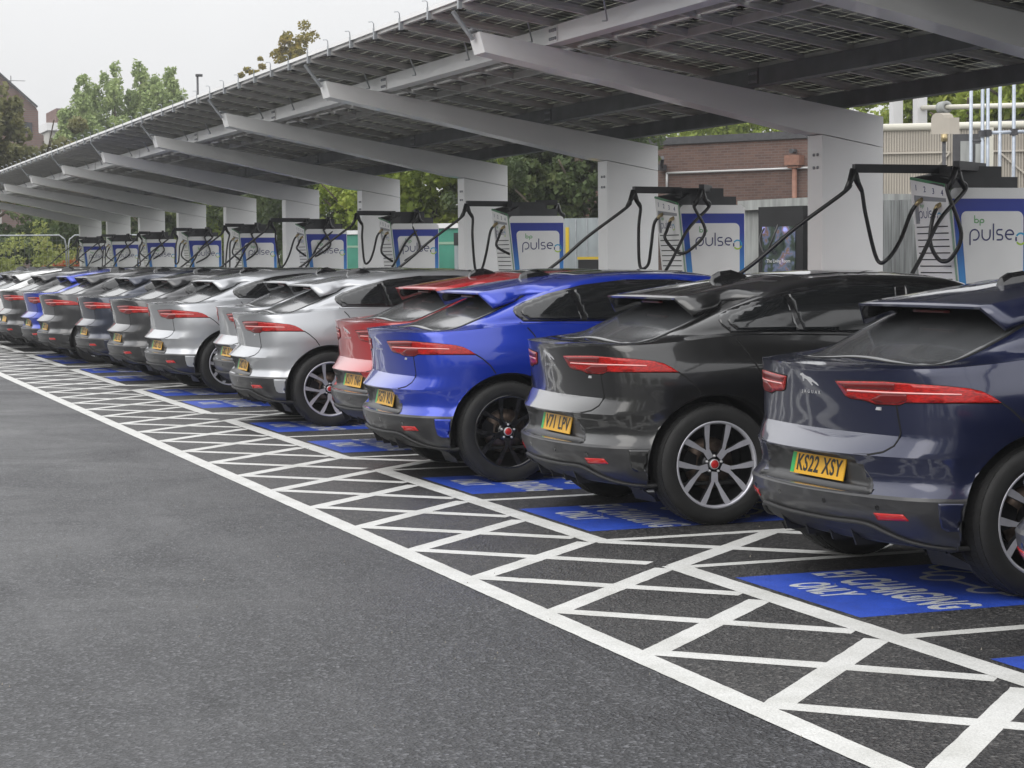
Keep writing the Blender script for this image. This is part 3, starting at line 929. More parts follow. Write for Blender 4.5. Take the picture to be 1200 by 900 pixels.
bl = MB(); bl.tube([(x, .76+.05*(x/.4)**2, 1.385) for x in np.linspace(-.16, .16, 9)], .008, 6); m_brake = bl.mesh('high_brake_light', M['lamp_dark'])
# shark fin aerial
fn = MB()
prof = [(1.18, 0), (1.20, .078), (1.25, .088), (1.33, .078), (1.42, .036), (1.46, 0)]
zb = roofc(1.22)-.012
vs_ = []
for y, h in prof:
    wv = .042*(1-.35*h/.085)
    zz = roofc(y)-.014
    vs_.append([(-.045, y, zz), (-wv, y+.004, zz+h*.7), (-wv*.45, y+.006, zz+h), (wv*.45, y+.006, zz+h), (wv, y+.004, zz+h*.7), (.045, y, zz)])
b0 = len(fn.v)
for r_ in vs_: fn.v.extend(r_)
for i in range(len(vs_)-1):
    for j in range(5): fn.f.append([b0+i*6+j, b0+i*6+j+1, b0+(i+1)*6+j+1, b0+(i+1)*6+j]); fn.m.append(0); fn.sm.append(False)
fn.f.append([b0+j for j in range(6)]); fn.m.append(0); fn.sm.append(False)
m_fin = fn.mesh('roof_aerial', M['black_gloss'])
# door mirrors
mr_ = [] 
for sg in (1, -1):
    q = MB()
    sec = [(.90, .07), (.96, .105), (1.04, .10), (1.09, .06)]
    b0 = 0
    for x, s in sec:
        for k in range(8):
            a = 2*math.pi*k/8; q.v.append((sg*x, 3.12+.6*s*math.cos(a)+(x-.9)*-.2, 1.17+s*.75*math.sin(a)))
    for i in range(3):
        for k in range(8): q.f.append([i*8+k, i*8+(k+1) % 8, (i+1)*8+(k+1) % 8, (i+1)*8+k]); q.m.append(0); q.sm.append(True)
    q.f.append(list(range(8))); q.m.append(0); q.sm.append(False); q.f.append([24+k for k in range(8)]); q.m.append(0); q.sm.append(False)
    q.beam((sg*.84, 3.14, 1.11), (sg*.93, 3.12, 1.13), .06, .025)
    mr_.append(q.mesh('door_mirror', M['paint_navy']))
hl = halves(conform('headlight', [(4.12, .80), (4.30, .74), (4.44, .70), (4.46, .74), (4.35, .80), (4.15, .86)], ray_side, .04, .003, .005, None), 'headlight', M['headlamp'])
gr = conform('grille', mirror_poly([(0, .68), (.40, .67), (.46, .60), (.38, .46), (0, .43)]), lambda x, z: (Vector((x, 7, z)), Vector((0, -1, 0))), .06, .003, .004, None, mirror=False).mesh('grille', M['black_gloss'])
# tailgate marks: a leaping cat outline, six letters beneath, a badge at the right
def rear_y(x, z):
    h = BVH.ray_cast(Vector((x, -2, z)), Vector((0, 1, 0)))[0]
    return h.y if h else .12
em = MB()
catp = [(-.115, .040), (-.085, .046), (-.06, .030), (-.02, .020), (.03, .012), (.07, -.010), (.11, -.028), (.135, -.048), (.128, -.052), (.09, -.036), (.05, -.020), (.03, -.032), (.045, -.050), (.03, -.054), (.005, -.030), (-.03, -.006), (-.07, .004), (-.085, -.022), (-.098, -.024), (-.092, .006), (-.10, .022), (-.125, .026)]
em.prism(catp, lambda u, v, t: (u*.62, rear_y(u*.62, 1.052+v*.62)-t, 1.052+v*.62), .003, -.002)
m_cat = em.mesh('leaping_cat_emblem', M['chrome'])
me_t = text_mesh('JAGUAR', .022, M['chrome'], .0006, 'CENTER', 1.4, 1.9)
me_t.transform(Matrix.Translation((0, rear_y(0, .985)-.003, .985)) @ Matrix.Rotation(R(90), 4, 'X'))
bd = MB(); bd.box(.50, .545, rear_y(.52, .93)-.003, rear_y(.52, .93)+.004, .922, .937); m_badge = bd.mesh('tailgate_badge', M['chrome'])

# wheels ------------------------------------------------------------
WX = 0.945
def wmap(c, s, t): return (t, c, s)
def wheel_meshes(face, dark):
    ty = MB()
    ty.lathe([(.272, .232), (.285, .240), (.305, .2455), (.335, .2455), (.358, .240), (.372, .226), (.379, .205), (.3815, .17), (.382, .1225), (.3815, .075), (.379, .04), (.372, .019), (.358, .005), (.335, 0), (.305, 0), (.285, .005), (.272, .013)], 64, wmap, 0)
    # tread grooves: raised blocks
    for k in range(72):
        a = 2*math.pi*k/72
        for t0, t1, sh in ((.022, .060, .02), (.068, .112, 0), (.133, .177, .01), (.185, .224, -.02)):
            a0, a1 = a+sh, a+sh+2*math.pi/72*.78
            r0 = .3815 if .06 < t0 < .18 else .3735; r1 = .3835 if .06 < t0 < .18 else .378
            v = []
            for r_ in (r0-.006, r1):
                for (aa, tt) in ((a0, t0), (a1, t0), (a1, t1), (a0, t1)): v.append(wmap(r_*math.cos(aa), r_*math.sin(aa), tt))
            ty.add(v, [(4, 5, 6, 7), (0, 1, 5, 4), (1, 2, 6, 5), (2, 3, 7, 6), (3, 0, 4, 7)])
    rm = MB()
    # barrel and lip
    rm.lathe([(.256, .205), (.256, .224), (.264, .235), (.2755, .238), (.2765, .230), (.272, .220), (.272, .02), (.262, .02), (.262, .205)], 64, wmap, 0)
    rm.lathe([(.262, .200), (.255, .150), (.245, .08), (.245, .03), (.02, .03)], 48, wmap, 1)
    def slab(poly, zt_in, zt_out, th):
        """spoke piece: face follows a shallow dish, machined front, dark flanks"""
        def mf(u, v, t):
            r = math.hypot(u, v); f = min(1, r/.265)
            xx = zt_in+(zt_out-zt_in)*f**1.5
            return (xx - (th if t else 0), u, v)
        n = len(poly); b0 = len(rm.v)
        rm.v.extend([mf(u, v, 0) for u, v in poly]); rm.v.extend([mf(u, v, 1) for u, v in poly])
        rm.f.append([b0+i for i in range(n)]); rm.m.append(0); rm.sm.append(False)
        for i in range(n):
            j = (i+1) % n; rm.f.append([b0+i, b0+n+i, b0+n+j, b0+j]); rm.m.append(1); rm.sm.append(False)
    for k in range(5):
        base = R(52+72*k)
        def pt(r, a): return (r*math.cos(base+a), r*math.sin(base+a))
        # stem: two thin flutes with a groove between
        slab([pt(.050, R(-24)), pt(.055, R(24)), pt(.112, R(12.5)), pt(.126, R(4.0)), pt(.110, 0), pt(.126, R(-4.0)), pt(.112, R(-12.5))], .196, .226, .035)
        for sg in (1, -1):
            def ps(r, a): return pt(r, sg*a)
            pl = [ps(.120, R(1.8)), ps(.108, R(12.5)), ps(.150, R(17.0)), ps(.262, R(24.0)), ps(.267, R(20.0)), ps(.267, R(15.5)), ps(.205, R(11.5)), ps(.150, R(7.5))]
            slab(pl, .1965, .231, .030)
    rm.lathe([(.0, .175), (.072, .180), (.078, .165), (.078, .06)], 24, wmap, 1)
    cp = MB()
    cp.lathe([(.0001, .205), (.022, .204), (.027, .200), (.030, .190), (.030, .17)], 20, wmap, 0)
    cr = MB(); cr.lathe([(.027, .2015), (.031, .2015), (.032, .192), (.032, .17)], 20, wmap, 0)
    for k in range(5):
        a = R(52+36+72*k); cx, cy = .052*math.cos(a), .052*math.sin(a)
        cr.lathe([(.0001, .196), (.008, .196), (.009, .188), (.009, .17)], 6, lambda c, s, t, cx=cx, cy=cy: (t, cx+c, cy+s), 0)
    ds = MB()
    ds.lathe([(.07, .108), (.165, .108), (.165, .085), (.07, .085)], 40, wmap, 0)
    cal = MB(); a0 = R(170)
    for i in range(6):
        pass
    cal.prism([(math.cos(R(a))*r_, math.sin(R(a))*r_) for a, r_ in ((150, .11), (150, .185), (165, .192), (180, .192), (195, .185), (195, .11))], lambda u, v, t: (t, u, v), .06, .14)
    return dict(tyre=ty.mesh('tyre', M['tyre']), rim=rm.mesh('rim', [face, dark]), cap=cp.mesh('centre_cap', M['cap_red']), nuts=cr.mesh('wheel_nuts', M['chrome']), disc=ds.mesh('brake_disc', M['disc']), cal=cal.mesh('brake_caliper', M['rim_dark']))
WH_S = wheel_meshes(M['rim_silver'], M['rim_dark'])
WH_B = wheel_meshes(M['rim_black'], M['rim_black'])

def add_slot_override(o, mat, idx=0):
    o.material_slots[idx].link = 'OBJECT'; o.material_slots[idx].material = mat

def plate_children(root, txt):
    Mx = Matrix.Translation((0, .084, .602)) @ Matrix.Rotation(R(90-12), 4, 'X')
    q = MB(); q.box(-.26, .26, -.0555, .0555, -.003, .003)
    pm = q.mesh('number_plate', M['plate']); pm.transform(Mx); p = link('number_plate', pm, root)
    q = MB(); q.box(-.258, -.222, -.0535, .0535, .003, .0045); gmx = q.mesh('green_band', M['plate_green']); gmx.transform(Mx); link('green_band', gmx, p)
    if txt:
        tm = text_mesh(txt, .112, M['plate_black'], .0006, 'CENTER', .80, 1.10, .0022)
        xs = [v.co.x for v in tm.vertices]
        w = max(xs)-min(xs); c = (max(xs)+min(xs))/2
        tm.transform(Matrix.Translation((.018, 0, .0042)) @ Matrix.Diagonal((.435/w, 1.05, 1, 1)) @ Matrix.Translation((-c, 0, 0)))
        tm.transform(Mx); link('plate_lettering', tm, p)
    return p

def make_car(L, Y, paint, label, yaw=0.8, txt=None, wheels=WH_S, detail=2, roof=True, dark_spoiler=False):
    """L, Y: centre of the rear bumper on the ground"""
    root = empty('parked_car', W(L, Y, 0), -R(yaw))
    tag(root, label, 'car', 'electric cars parked in the charging bays')
    def add(name, me, mat=None, idx=0, parent=root):
        o = link(name, me, parent)
        if mat is not None: add_slot_override(o, mat, idx)
        return o
    pm = M[paint]
    body = add('body', me_body, pm)
    for me in m_gaps: add('panel_gap', me, None, 0, body)
    add('lower_bumper', me_clad)
    for me in crn: add('bumper_corner', me, pm)
    add('roof_spoiler', m_spoil, pm)
    add('rear_window_surround', m_rwo); add('rear_window', m_rw)
    if roof: add('roof_glass', m_roof)
    add('windscreen', m_ws)
    for a, b, c, d in zip(sd, q1, q2, q3):
        s_ = add('side_window_surround', a); add('quarter_window', b, None, 0, s_); add('rear_door_window', c, None, 0, s_); add('front_door_window', d, None, 0, s_)
    for i in (0, 1):
        t_ = add('tail_light', lampm[i]); add('lamp_surround', surr[i], None, 0, t_); add('light_strip', strip[i], None, 0, t_)
        add('lamp_panel', darkm[i], None, 0, t_); add('lamp_panel', darkm2[i], None, 0, t_)
        add('reflector', rf[i]); add('headlight', hl[i])
        add('door_mirror', mr_[i], pm)
    add('plate_recess', m_rec); add('parking_sensor', m_sensor); add('diffuser', m_diff); add('underfloor', m_floor)
    for me in m_archs: add('wheel_arch', me)
    add('roof_aerial', m_fin); add('high_brake_light', m_brake); add('grille', gr)
    if detail > 1: add('leaping_cat_emblem', m_cat); add('tailgate_lettering', me_t); add('tailgate_badge', m_badge)
    plate_children(root, txt)
    for sg in (1, -1):
        for ay in AX_Y:
            w = empty('wheel', (0, 0, 0)); w.parent = root
            w.location = (sg*(WX-.245), ay, .381)
            w.rotation_euler = (0, 0, 0 if sg > 0 else math.pi)
            w.rotation_euler[0] = 0.0
            for nm, key in (('tyre', 'tyre'), ('rim', 'rim'), ('centre_cap', 'cap'), ('wheel_nuts', 'nuts'), ('brake_disc', 'disc'), ('brake_caliper', 'cal')):
                link(nm, wheels[key], w)
    return root
CARS = [
    (6.74, 4.93, 'paint_grey', 'dark car cut off by the right edge, only its tail corner in view', 0.8, None, WH_S),
    (9.33, 5.03, 'paint_navy', 'dark navy car nearest the camera with a readable yellow number plate', -2.2, 'KS22 XSY', WH_S),
    (12.50, 4.833, 'paint_black', 'glossy black car with silver spoked alloys between the navy and the bright blue car', 0.8, 'V71 LPV', WH_S),
    (15.38, 4.526, 'paint_blue', 'bright blue car with gloss black wheels behind the black car', 2.0, 'FG71 VLN', WH_B),
    (17.72, 4.93, 'paint_red', 'red car squeezed between the bright blue car and a silver car', -1.0, 'KU71 YNH', WH_S),
    (20.98, 4.672, 'paint_silver', 'silver car whose whole rear wheel shows beside the red car', 2.6, 'KM22 OLA', WH_S),
    (24.1, 5.18, 'paint_silver', 'silver car mostly hidden behind another silver car, second silver from the camera', 0.0, 'KM22 OLC', WH_S),
    (26.5, 4.80, 'paint_silver', 'third silver car from the camera, next to the row of dark cars', -2.6, 'KM22 OLD', WH_S),
    (29.39, 4.767, 'paint_grey', 'dark grey car directly behind the third silver car', -1.1, 'KM22 OLE', WH_S),
    (32.42, 4.748, 'paint_slate', 'dark slate blue car between two dark grey cars', -1.1, 'KM22 OLF', WH_S),
    (35.22, 4.518, 'paint_grey', 'dark grey car just in front of the small far blue car', -1.1, 'KM22 OLG', WH_S),
    (37.7, 4.55, 'paint_blue', 'far bright blue car wedged between two dark cars at the left', -1.1, 'KM22 OLH', WH_S),
    (40.6, 4.45, 'paint_grey', 'dark grey car beyond the far blue car at the left edge of the photo', -1.1, None, WH_S),
    (43.4, 4.35, 'paint_white', 'white car at the far end of the row with only its pale roof edge showing', 0.8, None, WH_S),
    (46.4, 4.5, 'paint_grey', 'farthest dark car but one, a sliver of roof at the left edge', 0.8, None, WH_S),
    (49.2, 4.6, 'paint_slate', 'farthest car of the row, a dark sliver at the left edge', 0.8, None, WH_S),
]
for c in CARS:
    make_car(c[0], c[1], c[2], c[3], c[4], c[5], c[6], detail=2 if c[0] < 22 else 1)
# ------------------------------------------------------------------ solar canopy
M['steel_white'] = P('white_powdercoat', (.84, .84, .835), .30, noise=.04, nscale=1.2, coat=.25, bump=.02, bscale=3)
M['galv'] = P('galvanised_steel', (.42, .44, .46), .42, metal=.6, noise=.18, nscale=10)
M['rail_shaded'] = P('shaded_rail_steel', (.14, .145, .15), .5, metal=.4, noise=.2, nscale=4)  # mid and back rails: shade under the roof put into a darker colour
M['alu'] = P('panel_frame_aluminium', (.62, .61, .59), .4, metal=.25, noise=.1, nscale=5)
M['bolt'] = P('bolt_grey', (.30, .31, .33), .4, metal=.7)
def pv_mat():
    """underside of glass-glass solar modules: dark cells with thin clear gaps that let daylight through"""
    m, nt, b = new_mat('solar_cells'); N, Lk = nt.nodes, nt.links
    co = N.new('ShaderNodeTexCoord')
    br = N.new('ShaderNodeTexBrick'); br.offset = 0; br.offset_frequency = 1; br.squash = 1
    br.inputs['Scale'].default_value = 1; br.inputs['Brick Width'].default_value = .158; br.inputs['Row Height'].default_value = .158
    br.inputs['Mortar Size'].default_value = .0032; br.inputs['Mortar Smooth'].default_value = .1
    br.inputs['Color1'].default_value = (.012, .012, .015, 1); br.inputs['Color2'].default_value = (.02, .02, .022, 1); br.inputs['Mortar'].default_value = (.3, .3, .3, 1)
    Lk.new(co.outputs['Object'], br.inputs['Vector']); Lk.new(br.outputs['Color'], b.inputs['Base Color'])
    b.inputs['Roughness'].default_value = .18
    tr = N.new('ShaderNodeBsdfTranslucent'); tr.inputs[0].default_value = (.60, .60, .54, 1)
    mx = N.new('ShaderNodeMixShader')
    Lk.new(br.outputs['Fac'], mx.inputs[0]); Lk.new(b.outputs[0], mx.inputs[1]); Lk.new(tr.outputs[0], mx.inputs[2])
    Lk.new(mx.outputs[0], N['Material Output'].inputs[0])
    return m
M['pv'] = pv_mat()
canopy = empty('solar_canopy', (0, 0, 0))
tag(canopy, 'long white steel canopy roofed with solar panels over the charging bays', 'canopy')
CPER = 5.57; L_BEAM = 18.47; CW = .31
def slope_z(Y): return 4.093-.168*(Y-6.32)          # underside of the modules
BEAM_SIDE = [(6.51, 3.822), (6.84, 3.765), (8.62, 3.461), (10.52, 3.147), (10.87, 3.088), (10.87, 2.779), (10.168, 2.905), (9.99, 2.925), (9.37, 3.056), (8.62, 3.212), (8.01, 3.345), (6.565, 3.630)]
bm_ = MB(); bm_.prism(BEAM_SIDE, lambda u, v, t: (-t, u, v), 0, CW)
me_beam = bm_.mesh('roof_beam', M['steel_white'])
cm_ = MB(); cm_.prism([(10.168, 0), (10.87, 0), (10.87, 2.771), (10.168, 2.897)], lambda u, v, t: (-t, u, v), .003, CW-.003)
me_col = cm_.mesh('column', M['steel_white'])
me_bolts = []
b_ = MB(); b_.lathe([(.0001, .012), (.016, .012), (.018, 0)], 6, lambda c, s, t: (c, -t, s), 0); me_bolt = b_.mesh('bolt', M['bolt'])
st_ = MB()
st_.beam((-.155, 6.50, 3.76), (-.155, 6.30, 4.02), .02, .075, 0, up=(1, 0, 0))
st_.beam((-.155, 6.56, 3.835), (-.155, 6.46, 3.85), .19, .015)
me_strut = st_.mesh('end_strut', M['galv'])
for me in (me_beam, me_col): pass
for k in range(-2, 10):
    L0 = L_BEAM+CPER*k
    link('roof_beam', me_beam, canopy, (-L0, 0, 0))
    c = link('column', me_col, canopy, (-L0, 0, 0))
    link('end_strut', me_strut, canopy, (-L0, 0, 0))
    if 0 <= k < 4:
        for dx in (.07, .15):
            for z in (2.70, 2.57):
                link('bolt', me_bolt, c, (-dx-.02, 10.168, z))
for k in range(-1, 8):
    L0 = L_BEAM+CPER*k
    for Y, z0, z1, w, mt in ((7.188, 3.712, 3.878, .17, 0), (9.30, 3.352, 3.523, .14, 0)):
        q = MB(); q.box(-.20, -.005, Y-.010, Y-.001, z0+.01, z1-.01); pl_ = q.build('splice_plate', M['steel_white'] if Y < 8 else M['rail_shaded'], canopy); pl_.location = (-L0+.30, 0, 0)
        for dx in (-.17, -.12, -.08, -.03):
            for dz in (.04, .12):
                if k < 4: link('bolt', me_bolt, pl_, (dx, Y-.010, z0+dz))
LA, LB = L_BEAM+CPER*-2-1.0, L_BEAM+CPER*9+1.9
# longitudinal rails, one length per bay
def rail_mesh(Y, z0, z1, w, mat):
    r_ = MB()
    t = .012; l = CPER-.006
    r_.box(-l, 0, Y, Y+t, z0, z1)                          # web
    r_.box(-l, 0, Y+t, Y+w, z0, z0+t); r_.box(-l, 0, Y+t, Y+w, z1-t, z1)
    r_.box(-l, 0, Y+w-.006, Y+w, z0+t, z0+.035)
    return r_.mesh('roof_rail', mat)
RAILS = [(7.188, 3.712, 3.878, .17, M['steel_white']), (9.30, 3.352, 3.523, .14, M['rail_shaded']), (10.42, 3.178, 3.335, .13, M['rail_shaded'])]
for Y, z0, z1, w, mt in RAILS:
    me = rail_mesh(Y, z0, z1, w, mt)
    for k in range(-2, 10):
        link('roof_rail', me, canopy, (-(L_BEAM+CPER*(k-1)+1.0), 0, 0))
# purlins up the slope with their end hooks, and module rows between them
PP = CPER/6
ang = math.atan(.168)
pm_ = MB()
Y0p, Y1p = 6.30, 10.98
def P3(dx, Y, dz): return (dx, Y, slope_z(Y)+dz)
pm_.add([P3(-.025, Y0p, -.068), P3(.025, Y0p, -.068), P3(.025, Y1p, -.068), P3(-.025, Y1p, -.068)], [(0, 1, 2, 3)])
for dx in (-.025, .022):
    v = [P3(dx, Y0p, -.068), P3(dx+.003, Y0p, -.068), P3(dx+.003, Y0p, -.004), P3(dx, Y0p, -.004), P3(dx, Y1p, -.068), P3(dx+.003, Y1p, -.068), P3(dx+.003, Y1p, -.004), P3(dx, Y1p, -.004)]
    pm_.add(v, [(0, 1, 2, 3), (4, 7, 6, 5), (0, 4, 5, 1), (1, 5, 6, 2), (2, 6, 7, 3), (3, 7, 4, 0)])
me_pur = pm_.mesh('purlin', M['alu'])
hk = MB()
hk.box(-.022, .022, 6.262, 6.30, slope_z(6.28)-.085, slope_z(6.28)+.035)
hk.tube([(0, 6.268, slope_z(6.28)+.03), (0, 6.266, slope_z(6.28)+.085), (0, 6.25, slope_z(6.28)+.10), (0, 6.21, slope_z(6.28)+.095)], .0055, 5)
me_hook = hk.mesh('edge_clamp', M['galv'])
nP = int((LB-LA)/PP)
rowsY = [(6.30, 7.845), (7.870, 9.415), (9.440, 10.985)]
pan_me = []
for (ya, yb) in rowsY:
    q = MB(); w = PP-.046
    q.add([P3(-w/2, ya, 0), P3(w/2, ya, 0), P3(w/2, yb, 0), P3(-w/2, yb, 0), P3(-w/2, ya, .006), P3(w/2, ya, .006), P3(w/2, yb, .006), P3(-w/2, yb, .006)], [(0, 1, 2, 3), (4, 7, 6, 5), (0, 4, 5, 1), (1, 5, 6, 2), (2, 6, 7, 3), (3, 7, 4, 0)], 0)
    for (x0, x1, y0, y1) in ((-w/2, -w/2+.022, ya, yb), (w/2-.022, w/2, ya, yb), (-w/2+.022, w/2-.022, ya, ya+.03), (-w/2+.022, w/2-.022, yb-.03, yb)):
        q.add([P3(x0, y0, -.034), P3(x1, y0, -.034), P3(x1, y1, -.034), P3(x0, y1, -.034), P3(x0, y0, -.001), P3(x1, y0, -.001), P3(x1, y1, -.001), P3(x0, y1, -.001)], [(0, 1, 2, 3), (0, 4, 5, 1), (1, 5, 6, 2), (2, 6, 7, 3), (3, 7, 4, 0)], 1)
    ym = (ya+yb)/2
    q.box(-.05, .05, ya+.10, ya+.19, slope_z(ya+.14)-.022, slope_z(ya+.14)-.012, 2)   # junction box
    pan_me.append(q.mesh('solar_panel', [M['pv'], M['alu'], M['black_matt']]))
# cross members carried between purlins
xm = MB(); w = PP-.056
for Y in (8.20,):
    xm.beam((-w/2, Y, slope_z(Y)-.052), (w/2, Y, slope_z(Y)-.052), .05, .030)
    xm.beam((-w/2, Y-.022, slope_z(Y)-.020), (w/2, Y-.022, slope_z(Y)-.020), .004, .06)
me_cross = xm.mesh('cross_member', M['alu'])
br_ = MB(); br_.tube([(0, 6.95, slope_z(6.95)-.03), (-.30, 7.12, slope_z(7.1)-.20), (-.36, 7.10, slope_z(7.1)-.20)], .008, 5)
me_brace = br_.mesh('brace_rod', M['galv'])
L = LA; i = 0
ph = (L_BEAM-.10-LA) % PP
L = LA+ph
while L < LB:
    link('purlin', me_pur, canopy, (-L, 0, 0)); link('edge_clamp', me_hook, canopy, (-L, 0, 0))
    if L+PP < LB:
        for me in pan_me: link('solar_panel', me, canopy, (-(L+PP/2), 0, 0))
        link('cross_member', me_cross, canopy, (-(L+PP/2), 0, 0))
        if i % 2 == 0: link('brace_rod', me_brace, canopy, (-L, 0, 0))
    L += PP; i += 1
# front trim along the eave, bright aluminium
et = MB(); et.box(-(CPER-.004), 0, 6.268, 6.30, slope_z(6.28)-.004, slope_z(6.28)+.035)
me_eave = et.mesh('eave_trim', M['steel_white'])
for k in range(-2, 10): link('eave_trim', me_eave, canopy, (-(L_BEAM+CPER*(k-1)+1.0), 0, 0))
# a bare steel edge at the back
eb = MB(); eb.box(-(CPER-.004), 0, 10.99, 11.03, slope_z(11)-.05, slope_z(11)+.02)
me_back = eb.mesh('rear_trim', M['galv'])
for k in range(-2, 10): link('rear_trim', me_back, canopy, (-(L_BEAM+CPER*(k-1)+1.0), 0, 0))

# ------------------------------------------------------------------ rapid chargers
M['ch_white'] = P('charger_white', (.84, .84, .835), .32, noise=.03, nscale=2, coat=.3)
M['ch_panel'] = P('charger_face', (.82, .82, .815), .35, noise=.03, nscale=3)
M['ch_grey'] = P('charger_recess', (.26, .27, .29), .5)
M['ch_green'] = P('charger_green', (.03, .20, .07), .4)
M['ch_pale'] = P('charger_green_pale', (.25, .38, .28), .4)
M['ch_dark'] = P('cable_gantry_black', (.030, .031, .034), .5, noise=.15, nscale=8)
M['logo_navy'] = P('logo_navy', (.015, .018, .13), .4)
M['logo_green'] = P('logo_green', (.16, .42, .17), .4)
M['logo_cyan'] = P('logo_cyan', (.03, .35, .60), .4)
M['logo_lime'] = P('logo_lime', (.40, .60, .05), .4)
M['cable'] = P('cable_rubber', (.012, .012, .013), .38, coat=.15)
M['brass'] = P('connector_brass', (.45, .36, .20), .35, metal=.6)
def blue_grad():
    m, nt, b = new_mat('charger_blue_print'); N, Lk = nt.nodes, nt.links
    co = N.new('ShaderNodeTexCoord'); s = N.new('ShaderNodeSeparateXYZ'); Lk.new(co.outputs['Object'], s.inputs[0])
    r = N.new('ShaderNodeValToRGB'); e = r.color_ramp.elements
    mp = N.new('ShaderNodeMapRange'); mp.inputs['From Min'].default_value = .9; mp.inputs['From Max'].default_value = 2.2
    Lk.new(s.outputs[2], mp.inputs['Value']); Lk.new(mp.outputs[0], r.inputs[0])
    e[0].position = 0; e[0].color = (.10, .42, .75, 1); e[1].position = 1; e[1].color = (.014, .030, .30, 1)
    k = e.new(.45); k.color = (.05, .28, .66, 1); k = e.new(.80); k.color = (.014, .045, .36, 1)
    Lk.new(r.outputs[0], b.inputs['Base Color']); b.inputs['Roughness'].default_value = .35
    return m
M['ch_blue'] = blue_grad()
CH_Z1 = 2.26
def front_y(z): return -.41+.105*(2.33-z)          # the front leans out towards the cars
def side_map(y, z, t): return (.31+t, y, z)
def rrect(x0, x1, y0, y1, r, n=6, tl=True, tr=True, bl=True, brt=True):
    p = []
    for cx, cy, a0, f in ((x1-r, y1-r, 0, tr), (x0+r, y1-r, 90, tl), (x0+r, y0+r, 180, bl), (x1-r, y0+r, 270, brt)):
        if f:
            for i in range(n+1): a = math.radians(a0+90*i/n); p.append((cx+r*math.cos(a), cy+r*math.sin(a)))
        else: p.append((cx+(r if a0 in (0, 270) else -r), cy+(r if a0 in (0, 90) else -r)))
    return p
def logo_strokes(sc):
    """rounded lower-case 'pulse' as strokes, x-height 1 unit, baseline 0; each item is a polyline"""
    s = []; x = 0; r = .47
    s.append([(x+.03, -.42), (x+.03, .5)]); s.append(arc(x+.03+r, .5, r, 180, -110, 18)); x += 1.28          # p
    s.append([(x, .97), (x, .47)] + arc(x+.42, .44, .42, 180, 360, 12) + [(x+.84, .97)]); x += 1.18             # u
    s.append([(x, 1.50), (x, .0)]); x += .32                                                                   # l
    s.append([(x+.62, .95), (x+.25, .95)] + arc(x+.25, .725, .225, 90, 270, 8) + [(x+.42, .5)] + arc(x+.42, .265, .225, 90, -90, 8) + [(x+.02, .04)]); x += .92  # s
    s.append([(x+.06, .52), (x+.86, .52)] + arc(x+.46, .5, .42, 5, 300, 18)); x += 1.02                          # e
    return s, x
def logo(parent, mapf, u0, v0, xh, t=.002, small=False):
    """the two-line wordmark with its swirl ring; mapf(u, v, t) puts it on a face"""
    st, wdt = logo_strokes(1); q = MB()
    for i, pl in enumerate(st): ribbon(q, [(u0+a*xh, v0+b*xh) for a, b in pl], .135*xh, t+.0002*i, mapf)
    q.build('pulse_lettering', M['logo_navy'], parent)
    q = MB(); g_ = xh*.82; bu, bv = u0+.50*xh, v0+1.55*xh
    for i, pl in enumerate(([(0, 1.35), (0, .0)], arc(.30, .35, .30, 180, -180, 14), [(.86, -.45), (.86, .35)], arc(1.16, .35, .30, 180, -180, 14))):
        ribbon(q, [(bu+a*g_*.8, bv+b*g_*.62) for a, b in pl], .10*xh, t+.0002*i, mapf)
    q.build('bp_lettering', M['logo_green'], parent)
    cx, cy, rr = u0+wdt*xh+.62*xh, v0+.12*xh, .50*xh
    for a0, a1, mt in ((35, 150, M['logo_cyan']), (160, 205, M['logo_navy']), (215, 345, M['logo_lime']), (350, 390, M['logo_cyan'])):
        q = MB(); ribbon(q, arc(cx, cy, rr, a0, a1, 10), .17*xh, t, mapf); q.build('swirl_ring', mt, parent)

